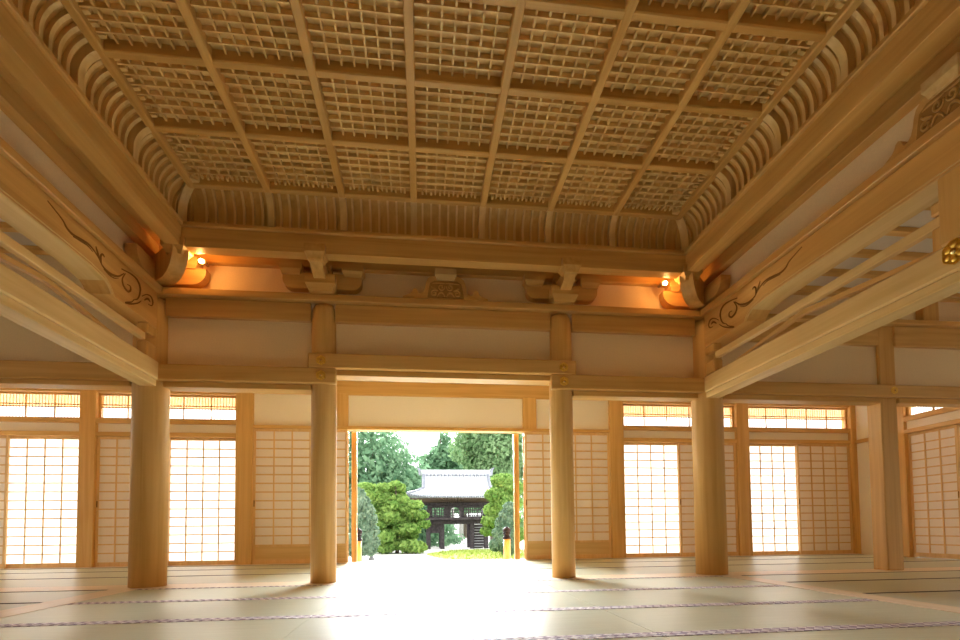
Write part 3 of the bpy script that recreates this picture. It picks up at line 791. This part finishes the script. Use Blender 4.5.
LAT = wood('shoji_frame', (.80, .55, .26), (.70, .44, .18), 'z')
def shoji(place, a0, a1, z0, z1, nc, nr, bright, label, koshi=0, bar=.021, group='sliding paper screens'):
    t = thing('shoji_screen', label, 'shoji screen', place((a0 + a1) / 2, 0, z0), group)
    def put(mb): mb.v = [place(*v) for v in mb.v]; return mb
    st = .038; tp = .045; bt = .075
    f = MB()
    f.box(a0, a0 + st, -.018, .018, z0, z1, .003).box(a1 - st, a1, -.018, .018, z0, z1, .003)
    f.box(a0 + st, a1 - st, -.018, .018, z1 - tp, z1, .003).box(a0 + st, a1 - st, -.018, .018, z0, z0 + bt, .003)
    zb = z0 + bt
    if koshi:
        f.box(a0 + st, a1 - st, -.018, .018, z0 + koshi - .03, z0 + koshi + .012, .003)
        zb = z0 + koshi + .012
    fr_ = put(f).build('frame', LAT, t)
    if koshi:
        put(MB().box(a0 + st, a1 - st, -.004, .008, z0 + bt, z0 + koshi - .03)).build('base_panel', WP['x'], t)
    l = MB(); za, zc = zb, z1 - tp; xa, xc = a0 + st, a1 - st
    for k in range(1, nc):
        x = xa + (xc - xa) * k / nc; l.box(x - bar / 2, x + bar / 2, -.012, .002, za, zc)
    for k in range(1, nr):
        z = za + (zc - za) * k / nr; l.box(xa, xc, -.013, .001, z - bar / 2, z + bar / 2)
    put(l).build('lattice', LAT, t)
    p = MB(); vs = [(xa, .004, za), (xc, .004, za), (xc, .004, zc), (xa, .004, zc)]
    p.add(vs, [(0, 1, 2, 3)])
    put(p).build('paper', PAPER if bright else PAPERDULL, t)
    hp = a0 + st * .5 if not bright else a1 - st * .5
    put(MB().box(hp - .009, hp + .009, -.0195, -.017, z0 + 1.02, z0 + 1.13)).build('finger_pull', DARKLINE, fr_)
S1 = lambda x, y, z: (x, 9.70 + y, z)
S2 = lambda x, y, z: (x, 9.745 + y, z)
z0s = .012
shoji(S1, -8.12, -6.97, z0s, ZK, 4, 14, False, 'dull beige shoji screen at the left edge of the picture')
shoji(S2, -7.03, -5.84, z0s, ZK, 4, 14, True, 'brightly sunlit shoji screen at the far left', bar=.019)
shoji(S1, -5.58, -4.41, z0s, ZK, 4, 14, False, 'dull beige shoji screen half hidden by the leftmost column')
shoji(S2, -4.45, -3.285, z0s, ZK, 4, 14, True, 'brightly sunlit shoji screen just right of the leftmost column', bar=.019)
shoji(S1, -3.0, -1.36, z0s, 2.432, 5, 13, False, 'tall beige shoji screen with wooden base panel left of the doorway', koshi=.33, bar=.023)
shoji(S1, 1.93, 3.605, z0s, 2.432, 5, 13, False, 'tall beige shoji screen with wooden base panel right of the doorway', koshi=.33, bar=.023)
shoji(S2, 3.88, 5.06, z0s, ZK, 4, 14, True, 'brightly sunlit shoji screen just left of the rightmost round column', bar=.019)
shoji(S1, 5.02, 6.235, z0s, ZK, 4, 14, False, 'dull beige shoji screen half hidden by the rightmost round column')
shoji(S2, 6.50, 7.61, z0s, ZK, 4, 14, True, 'brightly sunlit shoji screen left of the corner screen', bar=.019)
shoji(S1, 7.57, 8.75, z0s, ZK, 4, 14, False, 'dull beige shoji screen in the right corner of the garden wall')
# wooden storm shutters behind the dull screens
for x0, x1, nm in ((-8.12, -7.0, 'left edge'), (-5.58, -4.43, 'leftmost column'), (-3.0, -1.36, 'tall left screen'), (1.93, 3.605, 'tall right screen'), (5.05, 6.235, 'rightmost round column'), (7.60, 8.75, 'right corner')):
    solid('wall_shutter', MB().box(x0, x1, 9.83, 9.86, 0, 2.44), WO['z'], f'wooden storm shutter behind the dull screen at the {nm}', 'shutter')
# stacked wooden door leaves whose edges show in the doorway
for (x0, x1, sd) in ((-1.36, -1.22, 'left'), (1.76, 1.90, 'right')):
    solid('door_leaf', MB().box(x0 + (.045 if sd == 'left' else 0), x1 - (.045 if sd == 'right' else 0), 9.90, 10.0, -.02, 2.43, .004), WO['z'], f'orange edge of the open wooden door leaf at the {sd} of the doorway', 'door', None, 'thing')
# right wall
wr = WRX
Pr = lambda a, y, z: (wr + y, a, z)
plas('wall_right', (wr, wr + .1, 8.62, 9.70, 0, 3.6), 'plain plaster of the right wall beside the corner')
hbeam('wall_rail', wr - .05, wr, 8.62, 9.62, 2.26, 2.335, W['y'], 'wooden rail across the plaster beside the corner', 'rail')
solid('wall_post', MB().box(wr - .06, wr + .12, 8.50, 8.66, 0, 3.6, .008), W['z'], 'post of the right wall behind the square column', 'post', 'posts of the garden wall', 'structure')
hbeam('screen_lintel', wr - .08, wr + .12, 5.6, 8.50, ZK, 2.335, W['y'], 'lintel above the screens of the right wall', 'lintel', .006, 'lintels of the garden wall')
plas('wall_right', (wr, wr + .1, 5.6, 8.50, 2.335, 2.49), 'narrow plaster band over the screens of the right wall')
hbeam('transom_sill', wr - .07, wr + .12, 5.6, 8.50, 2.49, 2.575, W['y'], 'sill under the transom of the right wall', 'sill', .006, 'transom sills of the garden wall')
plas('wall_right', (wr, wr + .1, 5.6, 8.50, 3.05, 3.6), 'plaster above the transom of the right wall')
plas('wall_right', (wr, wr + .1, -3.0, 5.6, 2.335, 3.75), 'plaster of the right wall beside the camera')
transom(5.6, 8.50, 2.575, 3.05, lambda a, y, z: (wr + .04 + y, a, z), 6, 'fine-slatted transom lattice of the right wall')
shoji(lambda a, y, z: (wr + .03 + y, a, z), 7.62, 8.50, z0s, ZK, 3, 14, False, 'dull shoji screen of the right wall beside the square column')
shoji(lambda a, y, z: (wr + .07 + y, a, z), 6.75, 7.66, z0s, ZK, 3, 14, True, 'brightly lit shoji screen at the right edge of the picture', bar=.019)
shoji(lambda a, y, z: (wr + .07 + y, a, z), 5.60, 6.745, z0s, ZK, 4, 14, True, 'brightly lit shoji screen of the right wall outside the picture', bar=.019)
solid('wall_shutter', MB().box(wr + .13, wr + .16, 7.64, 8.5, 0, 2.34), WO['z'], 'wooden storm shutter behind the dull screen of the right wall', 'shutter')
# left wall and back wall (out of view, closing the hall)
plas('wall_left', (WLX - .1, WLX, -3.0, 9.8, 2.335, 3.75), 'plain upper left wall of the hall')
for xx, sd in ((wr + .05, 'right'), (WLX - .05, 'left')):
    for q in range(5 if sd == 'right' else 7):  # unseen paper screens, added so daylight reaches the sides of the hall
        y0_ = -2.9 + 1.7 * q
        sc = solid('window_' + str(q + (1 if sd == 'right' else 6)), MB().add([(xx, y0_ + .05, .1), (xx, y0_ + 1.65, .1), (xx, y0_ + 1.65, 2.25), (xx, y0_ + .05, 2.25)], [(0, 1, 2, 3)]), PAPER, f'unseen paper screen added for light in the {sd} wall beside the camera, {ORD[q]} from the back', 'window')
        solid('wall_post', MB().box(xx - .05, xx + .05, y0_ - .05, y0_ + .05, 0, 2.335), W['z'], f'post between paper screens of the {sd} wall, {ORD[q]} from the back', 'post')

plas('wall_back', (WLX, WRX, -3.1, -3.0, 0, 4.4), 'plain wall behind the camera')

# ------------------------------------------------------------------ other ceilings, eaves
solid('ceiling', MB().box(WLX, WRX, 6.2, 9.8, 3.50, 3.56), WP['x'], 'board ceiling of the front corridor', 'ceiling')
for s, x0, x1, side in ((1, WLX, XL - .1, 'left'), (-1, XR + .1, WRX, 'right')):
    solid('ceiling', MB().box(x0, x1, -3, 6.2, 3.70, 3.75), plain('ceiling_board_' + side, (.74, .66, .56), .7, .2), f'pale board ceiling of the {side} side room', 'ceiling')
    for k in range(9):
        y = 2.55 + .44 * k
        solid('ceiling_batten', MB().box(x0, x1, y - .045, y + .045, 3.64, 3.70, .006), W['x'], f'dark batten under the {side} side-room ceiling, {ORD[8 - k]} from the colonnade', 'batten', f'battens of the {side} side-room ceiling', 'structure')
solid('roof', MB().box(WLX - .4, WRX + .4, -3.4, 9.95, 4.42, 4.55), WO['x'], 'roof of the hall', 'roof')
em = MB(); em.add([(WLX - 1, 9.86, 3.50), (WRX + 2.5, 9.86, 3.50), (WRX + 2.5, 11.7, 3.21), (WLX - 1, 11.7, 3.21), (WLX - 1, 9.86, 3.56), (WRX + 2.5, 9.86, 3.56), (WRX + 2.5, 11.7, 3.27), (WLX - 1, 11.7, 3.27)],
                  [(0, 1, 2, 3), (7, 6, 5, 4), (3, 2, 6, 7), (0, 4, 5, 1), (0, 3, 7, 4), (1, 5, 6, 2)])
EAVE = wood('eave_boards', (.46, .25, .08), (.38, .19, .05), 'y')
solid('roof_eave', em, EAVE, 'orange board underside of the eaves above the veranda', 'eaves')
em = MB(); em.add([(WRX + .1, -2, 3.50), (WRX + 1.8, -2, 3.15), (WRX + 1.8, 11.7, 3.15), (WRX + .1, 9.9, 3.50)], [(0, 3, 2, 1)])
solid('roof_eave', em, EAVE, 'eaves along the right side of the hall', 'eaves')
solid('veranda_floor', MB().box(WLX - .5, WRX + .5, 9.86, 11.4, -.16, -.10), WFL['x'], 'pale veranda boards outside the doorway', 'floor')

# ------------------------------------------------------------------ garden
GZ = -.93
solid('ground', MB().add([(-120, 11.0, GZ), (120, 11.0, GZ), (120, 160, GZ), (-120, 160, GZ), (-120, -20, GZ - .01), (120, -20, GZ - .01)], [(0, 1, 2, 3), (4, 5, 1, 0)]), GRAVEL, 'white gravel yard in front of the gate', 'ground')
# lawn
lw = MB(); pts = []
for k in range(40):
    a = 2 * PI * k / 40; pts.append((4.6 + 4.3 * math.cos(a) * (1 + .05 * math.sin(5 * a)), 30.5 + 7.5 * math.sin(a) * (1 + .06 * math.cos(3 * a)), GZ + .02))
lw.add(pts, [tuple(range(40))])
for k in range(1500):
    a = random.random() * 2 * PI; q = math.sqrt(random.random()) * .96
    x, y = 4.6 + 4.3 * q * math.cos(a), 30.5 + 7.5 * q * math.sin(a); h = random.uniform(.05, .14); d = random.uniform(-.05, .05)
    lw.add([(x - .03, y, GZ + .02), (x + .03, y, GZ + .02), (x + d, y + d, GZ + .02 + h)], [(0, 1, 2)])
solid('lawn', lw, LAWN, 'patch of yellow-green grass in front of the gate', 'grass', None, 'stuff')

# newel posts
for (x, sd) in ((-1.33, 'left'), (1.78, 'right')):
    t = thing('newel_post', f'stair post with black onion-shaped cap outside the {sd} edge of the doorway', 'newel post', (x, 11.0, -.10), 'stair posts with black caps')
    MB().lathe(x, 11.0, [(.075, -.10), (.075, .37)], 24).build('shaft', WO['z'], t)
    MB().lathe(x, 11.0, [(.088, .37), (.09, .40), (.075, .42), (.062, .44), (.062, .47), (.082, .485), (.082, .50), (.066, .51), (.085, .53), (.092, .56), (.08, .59), (.045, .615), (.016, .635), (.004, .65)], 24).build('onion_cap', BLACKMETAL, t)

# gate
GY = 40.0
gate = thing('temple_gate', 'dark two-storey wooden gate with grey tiled roof across the yard', 'gate', (2.6, GY, GZ))
def gbox(nm, b, mat, c=0.0):
    mb = MB(); mb.box(*b, c); return mb.build(nm, mat, gate)
gx = [.42, 1.47, 3.76, 4.85]
for x in gx:
    gbox('post', (x - .16, x + .16, GY - .16, GY + .16, GZ, 1.28), OLDWOOD, .02)
    gbox('post', (x - .16, x + .16, GY + 2.6, GY + 2.9, GZ, 1.28), OLDWOOD, .02)
gbox('crossbeam', (.2, 5.1, GY - .2, GY + .2, .96, 1.28), OLDWOOD, .02)
gbox('side_panel', (.58, 1.31, GY - .05, GY + .05, .30, .96), OLDWOOD)
gbox('side_panel', (3.92, 4.69, GY + .9, GY + 1.0, GZ, .96), OLDWOOD)
st = MB()
for k in range(9): st.box(3.94, 4.66, GY - .02, GY + .28, GZ + .14 + k * .21, GZ + .19 + k * .21)
st.build('stair_slats', plain('grey_wood', (.38, .38, .40), .8), gate)
bal = gbox('balcony', (-.40, 5.45, GY - .95, GY + 3.6, 1.28, 1.47), OLDWOOD, .02)
rl = MB()
for z in (1.60, 1.80, 2.02): rl.box(-.34, 5.40, GY - .93, GY - .87, z - .03, z + .03)
rl.box(-.36, -.28, GY - .94, GY + 3.5, 2.0, 2.05).box(5.34, 5.42, GY - .94, GY + 3.5, 2.0, 2.05)
for k in range(10):
    x = -.31 + 5.66 * k / 9; rl.box(x - .04, x + .04, GY - .94, GY - .86, 1.46, 2.08)
rl.build('railing', OLDWOOD, bal)
# upper storey walls with openings
up = MB(); z0, z1 = 1.46, 2.75
for a, b in ((.42, .72), (1.62, 2.12), (2.80, 3.16), (4.64, 4.85)): up.box(a, b, GY - .05, GY + .07, z0, z1)
for a, b in ((.72, 1.62), (3.16, 4.64)):
    up.box(a, b, GY - .05, GY + .07, z0, 1.56).box(a, b, GY - .05, GY + .07, 2.22, z1)
up.box(.36, .50, GY, GY + 2.6, z0, z1).box(4.77, 4.9, GY, GY + 2.6, z0, z1)
arch = [(2.12, z1), (2.12, 2.0)] + [(2.46 - .34 * math.cos(PI * k / 12), 2.0 + .26 * math.sin(PI * k / 12)) for k in range(1, 12)] + [(2.80, 2.0), (2.80, z1)]
up.prism(arch, 'y', GY - .05, GY + .07)
upw = up.build('upper_wall', OLDWOOD, gate)
for a, b in ((.72, 1.62), (3.16, 4.64)):
    lt = MB()
    n = int((b - a) / .16)
    for k in range(1, n): lt.box(a + (b - a) * k / n - .03, a + (b - a) * k / n + .03, GY - .03, GY + .03, 1.56, 2.22)
    lt.build('window_lattice', OLDWOOD, upw)
gbox('eave_beam', (-.1, 5.3, GY - .2, GY + .15, 2.42, 2.62), OLDWOOD, .02)
# roof: irimoya
def roofz(d):  # height against run from eave (0) to ridge (1), concave
    return 2.98 + 2.0 * (.55 * d + .45 * d * d)
rf = MB(); eL, eR, rL, rR = -1.12, 6.25, .05, 5.20
nN = 10; Y0r, Yr = GY - 1.55, GY + 1.35
for sgn in (1, -1):
    vs = []; fs = []
    for k in range(nN + 1):
        d = k / nN; y = Y0r + (Yr - Y0r) * d
        if sgn < 0: y = 2 * Yr - y
        lift = .22 * (1 - d) ** 2
        hip = min(1, d / .42)
        xl = eL + (rL - eL) * hip if d < .42 else rL
        xr = eR + (rR - eR) * hip if d < .42 else rR
        for q in range(17):
            u = q / 16; e = abs(2 * u - 1) ** 4
            vs.append((xl + (xr - xl) * u, y, roofz(d) + lift * e))
    for k in range(nN):
        for q in range(16):
            a = k * 17 + q; f = (a, a + 1, a + 18, a + 17); fs.append(f if sgn > 0 else f[::-1])
    rf.add(vs, fs)
for sx, xe, xr_ in ((-1, eL, rL), (1, eR, rR)):
    zt = roofz(.42); yA = Y0r + (Yr - Y0r) * .42; yB = 2 * Yr - yA
    rf.add([(xe, Y0r, 3.2), (xe, 2 * Yr - Y0r, 3.2), (xr_, yB, zt), (xr_, yA, zt)], [(0, 1, 2, 3)])
    rf.add([(xr_, yA, zt), (xr_, yB, zt), (xr_, Yr, 4.98)], [(0, 1, 2)])
roof_ = rf.build('tiled_roof', TILE, gate)
rr_ = MB()
for k in range(31):
    u = k / 30
    xt = rL + (rR - rL) * u
    xb = eL + (eR - eL) * u
    pts = []
    for j in range(9):
        d = j / 8; hip = min(1, d / .42); x = xb + (xt - xb) * hip
        pts.append((x, Y0r + (Yr - Y0r) * d, roofz(d) + .22 * (1 - d) ** 2 * abs(2 * u - 1) ** 4 + .03))
    rr_.tube(pts, .06, 6)
rr_.build('tile_rows', TILE, roof_)
et = MB()
for k in range(46):
    u = k / 45; x = eL + (eR - eL) * u; z = 2.98 + .22 * abs(2 * u - 1) ** 4
    et.ball((x, Y0r - .03, z - .01), .07, None, 8)
et.build('eave_end_tiles', TILEDARK, roof_)
rg = MB()
rg.box(rL - .15, rR + .15, Yr - .2, Yr + .2, 4.90, 5.18).box(rL - .2, rR + .2, Yr - .14, Yr + .14, 5.18, 5.30, .03)
rg.build('ridge', TILE, roof_)
rd = MB()
for k in range(19): rd.ball((rL + (rR - rL) * k / 18, Yr - .24, 4.86), .09, None, 8)
rd.build('ridge_end_tiles', TILEDARK, roof_)
ro = MB()
for x, s in ((rL - .2, -1), (rR + .2, 1)):
    ro.prism([(x, 4.85), (x + s * .16, 4.9), (x + s * .2, 5.25), (x + s * .32, 5.5), (x + s * .1, 5.42), (x, 5.35)], 'y', Yr - .18, Yr + .18)
ro.build('ridge_ornament', TILEDARK, roof_)
hr = MB()
for x0, x1 in ((eL, rL), (eR, rR)):
    hr.tube([(x0, Y0r, 3.24), (x0 + (x1 - x0) * .5, Y0r + (Yr - Y0r) * .21, 3.42), (x1, Y0r + (Yr - Y0r) * .42, roofz(.42) + .1)], [.12, .13, .14], 8)
    hr.tube([(x1, Y0r + (Yr - Y0r) * .42, roofz(.42) + .1), (x1, Y0r + (Yr - Y0r) * .7, roofz(.7) + .1), (x1, Yr, 5.0)], .13, 8)
hr.build('hip_ridge', TILEDARK, roof_)
es = MB(); es.add([(eL + .1, Y0r + .05, 2.90), (eR - .1, Y0r + .05, 2.90), (4.95, GY + .1, 2.66), (.32, GY + .1, 2.66)], [(0, 3, 2, 1)])
for k in range(34):
    u = k / 33; x0 = eL + .15 + (eR - eL - .3) * u; x1 = .32 + (4.95 - .32) * u
    es.tube([(x0, Y0r + .08, 2.87), (x1, GY + .05, 2.62)], .045, 4, False)
es.build('eave_rafters', plain('rafter_wood', (.17, .12, .10), .8), gate)

# trees
def leaves(mb, blobs, n, size):
    tot = sum(b[3] * b[4] + b[3] * b[5] + b[4] * b[5] for b in blobs)
    for (cx_, cy_, cz_, rx, ry, rz) in blobs:
        k = int(n * (rx * ry + rx * rz + ry * rz) / tot)
        for _ in range(k):
            while True:
                d = Vector((random.uniform(-1, 1), random.uniform(-1, 1), random.uniform(-1, 1)))
                if .1 < d.length < 1: break
            d.normalize(); q = random.uniform(.72, 1.06)
            p = Vector((cx_ + d.x * rx * q, cy_ + d.y * ry * q, cz_ + d.z * rz * q))
            if p.z < GZ: continue
            nrm = (d + Vector((random.uniform(-.8, .8), random.uniform(-.8, .8), random.uniform(-.5, .9)))).normalized()
            a = nrm.cross(Vector((random.uniform(-1, 1), random.uniform(-1, 1), random.uniform(-1, 1)))).normalized(); b = nrm.cross(a)
            s = size * random.uniform(.6, 1.3)
            mb.add([p - a * s, p + b * s * .5, p + a * s, p - b * s * .5], [(0, 1, 2, 3)])
    return mb
def tree(name, label, cat, base, blobs, n, size, leaf, trunk=None, core=True, group=None):
    t = thing(name, label, cat, base, group)
    mb = leaves(MB(), blobs, n, size)
    mb.build('foliage', leaf, t)
    tr = MB()
    h = trunk if trunk else max(b[2] for b in blobs)
    tr.tube([base, (base[0] + .1, base[1], (base[2] + h) / 2), (base[0], base[1], h)], [.22 * size * 4, .15 * size * 4, .05], 8)
    for b in blobs[:6]:
        tr.tube([(base[0], base[1], min(h, max(base[2] + .3, b[2] - b[5] * .6))), (b[0], b[1], b[2])], [.07, .03], 5)
    tr.build('trunk', BARK, t)
    return t
def scatter(px, py, Y, rpx, k, jit=.5, rr=(.35, .6)):
    """k blobs spread through a crown of the given apparent size centred at a surveyed direction."""
    c = at(px, py, Y); sc = Y / FPX; R = rpx[0] * sc, rpx[1] * sc
    o = []
    for _ in range(k):
        a = random.random() * 2 * PI; q = math.sqrt(random.random()) * .75
        f = random.uniform(*rr)
        o.append((c.x + R[0] * q * math.cos(a), c.y + random.uniform(-1, 1) * R[0] * jit, c.z + R[1] * q * math.sin(a), R[0] * f, R[0] * f, R[0] * f * .85))
    return o
def cone(px_top, py_top, py_bot, half, Y, k, n=9):
    T = at(px_top, py_top, Y); B = at(px_top, py_bot, Y); w = half * Y / FPX; o = []
    for i in range(n):
        f = (i + .6) / n; z = T.z + (B.z - T.z) * f; r = w * (f ** .75)
        for j in range(max(1, int(k * f))):
            a = 2 * PI * j / max(1, int(k * f)) + i
            o.append((T.x + r * .62 * math.cos(a), Y + r * .62 * math.sin(a), z, r * .5 + .3, r * .5 + .3, (T.z - B.z) / n * .9 + .15))
    return o
b_ = at(372, 548, 52); tree('conifer_tree', 'tall conical dark green conifer at the left of the yard', 'tree', (b_.x, 52, GZ), cone(362, 385, 548, 92, 52, 10, 11), 30000, .30, LEAF_CONE)
b_ = at(397, 550, 34); tree('maple_tree', 'spreading bright green maple left of the gate', 'tree', (b_.x, 34, GZ), [(*at(px, py, 34 + dy), r * 34 / FPX, r * 34 / FPX, r * .55 * 34 / FPX) for px, py, r, dy in
     [(random.uniform(364, 398) + (y - 486) * random.uniform(-.12, .52), y + random.uniform(-2, 2), random.uniform(6, 12), random.uniform(-1.2, 1.2)) for y in (486, 489, 543, 545, 546, 493, 497, 500, 503, 506, 509, 512, 514, 517, 519, 522, 524, 527, 529, 531, 533, 535, 537, 539, 541) for _r in (0, 1, 2)] + [(396, 487, 9, 0), (420, 515, 9, 0), (424, 524, 7, 0), (414, 505, 9, 0)]], 24000, .15, LEAF_MAPLE, trunk=1.2)
b_ = at(360, 555, 26); tree('bluish_shrub', 'bluish-green shrub beside the left edge of the doorway', 'shrub', (b_.x, 26, GZ), [(*at(px, py, 26), r * 26 / FPX, r * 26 / FPX, r * 26 / FPX) for px, py, r in
     ((356, 496, 9), (362, 503, 8), (354, 508, 10), (367, 510, 7), (360, 516, 9), (370, 519, 7), (356, 524, 10), (365, 527, 8), (373, 531, 6), (358, 536, 10), (368, 539, 8), (375, 542, 5), (352, 546, 10), (363, 547, 8), (371, 549, 6))], 9000, .11, LEAF_BLUE, trunk=1.2)
for (px, top, bot, half, Y, nm) in ((441, 428, 545, 34, 72, 'tall conifer rising directly behind the left of the gate roof'), (411, 468, 548, 16, 80, 'slim distant conifer in the gap left of the gate roof'), (465, 430, 545, 30, 86, 'tall pale conifer behind the middle of the gate roof')):
    b_ = at(px, 548, Y); tree('conifer_tree', nm, 'tree', (b_.x, Y, GZ), cone(px, top, bot - 38, half, Y, 8, 8), 10000, .42, LEAF_CONE, group='conifers behind the gate')
b_ = at(492, 548, 62); tree('broadleaf_tree', 'big pale-leaved tree behind the right of the gate', 'tree', (b_.x, 62, GZ), scatter(496, 452, 62, (40, 38), 20) + [(*at(px, py, 62), 2.2, 2.0, 1.9) for px, py in ((474, 436), (482, 428), (505, 432), (482, 465), (500, 480), (515, 455))], 18000, .30, LEAF_PALE)
b_ = at(500, 548, 33); tree('maple_tree', 'green maple partly hiding the right side of the gate', 'tree', (b_.x, 33, GZ), [(*at(px, py, 33 + dy), r * 33 / FPX, r * 33 / FPX, r * .6 * 33 / FPX) for px, py, r, dy in
     ((503, 481, 12, 0), (510, 488, 14, 0), (498, 495, 13, -.2), (507, 503, 15, -.3), (496, 510, 13, .2), (492, 521, 11, 0), (506, 519, 15, 0), (488, 531, 8, .2), (512, 534, 14, 0))], 12000, .13, LEAF_MAPLE, trunk=1.6)
b_ = at(505, 552, 28); tree('bluish_shrub', 'bluish-green conifer shrub beside the right edge of the doorway', 'shrub', (b_.x, 28, GZ), [(*at(px, py, 28), r * 28 / FPX, r * 28 / FPX, r * 28 / FPX) for px, py, r in
     ((509, 508, 6), (505, 515, 6), (511, 520, 7), (501, 523, 6), (506, 529, 8), (498, 533, 6), (511, 535, 8), (502, 540, 8), (495, 545, 6), (508, 546, 9))], 7500, .10, LEAF_BLUE, trunk=.9)
for px, Y in ((452, 60), (461, 64)):
    b_ = at(px, 547, Y); t = thing('tree_trunk', f'grey tree trunk seen through the gate opening, {"left" if px < 455 else "right"} of two', 'tree', (b_.x, Y, GZ), 'trunks seen through the gate')
    MB().tube([(b_.x, Y, GZ), (b_.x + .05, Y, 1.5), (b_.x, Y, 4.5)], [.34, .28, .2], 10).build('trunk', plain('grey_bark', (.33, .32, .30), .9, noise=.3) if 'grey_bark' not in bpy.data.materials else bpy.data.materials['grey_bark'], t)
b_ = at(449, 548, 58); tree('bluish_shrub', 'low shrub seen through the gate opening', 'shrub', (b_.x, 58, GZ), [(*at(px, py, 58), .5, .5, .6) for px, py in ((449, 540), (452, 542), (447, 543))], 900, .16, LEAF_BLUE, trunk=.5)
# round stone lantern head between the shrubs
t = thing('stone_lantern', 'small dark stone lantern between the left shrubs', 'lantern', (*at(371.5, 552, 27).xy, GZ))
lx = at(371.5, 552, 27).x
MB().lathe(lx, 27, [(.16, GZ), (.13, GZ + .1), (.08, GZ + .15), (.08, GZ + .55), (.15, GZ + .62)], 14).build('shaft', STONE, t)
MB().lathe(lx, 27, [(.11, GZ + .62), (.13, GZ + .75), (.13, GZ + .85), (.24, GZ + .88), (.15, GZ + .98), (.05, GZ + 1.05), (.03, GZ + 1.14)], 14).build('head', STONE, t)
# distant wood line
for k in range(12):
    x = -46 + 8.4 * k
    if -14 < x * 1.0 < 12: continue
    r = random.uniform(3.2, 4.5); y = 78 + random.uniform(-6, 6)
    tree('broadleaf_tree', f'distant broadleaf tree beyond the yard seen only over the screens, {ORD[k]} from the left', 'tree', (x, y, GZ), [(x, y, 4, r * .8, r * .8, 4), (x + 1.0, y, 6.5, r * .6, r * .6, 2.6), (x - 1.1, y, 7, r * .6, r * .6, 2.2)], 1500, .5, LEAF_PALE, group='distant trees')

# ------------------------------------------------------------------ light
w = bpy.data.worlds.new('sky_world'); scene.world = w; w.use_nodes = True
nt = w.node_tree; nt.nodes.clear()
wo = nt.nodes.new('ShaderNodeOutputWorld'); bg = nt.nodes.new('ShaderNodeBackground')
bg.inputs['Color'].default_value = (.97, 1.0, .98, 1); bg.inputs['Strength'].default_value = 2.8
nt.links.new(bg.outputs[0], wo.inputs['Surface'])
sd = bpy.data.lights.new('sun', 'SUN'); sd.energy = 42.0; sd.angle = math.radians(42); sd.color = (.98, 1, 1)
so = bpy.data.objects.new('sun', sd); col.objects.link(so)
so.rotation_euler = Vector((.02, -.95, -.265)).to_track_quat('-Z', 'Y').to_euler()
def portal(x0, x1, y, z0, z1, nm):
    a = bpy.data.lights.new(nm, 'AREA'); a.shape = 'RECTANGLE'; a.size = x1 - x0; a.size_y = z1 - z0
    a.cycles.is_portal = True
    o = bpy.data.objects.new(nm, a); col.objects.link(o); o.location = ((x0 + x1) / 2, y, (z0 + z1) / 2)
    o.rotation_euler = (-PI / 2, 0, 0)
portal(-1.35, 1.9, 9.9, 0, 2.43, 'doorway_portal')

scene.cycles.use_denoising = True
scene.cycles.max_bounces = 12; scene.cycles.diffuse_bounces = 8; scene.cycles.glossy_bounces = 3
scene.cycles.transmission_bounces = 6
scene.cycles.sample_clamp_indirect = 8
scene.view_settings.view_transform = 'Standard'
scene.view_settings.look = 'None'
scene.view_settings.exposure = 0.15
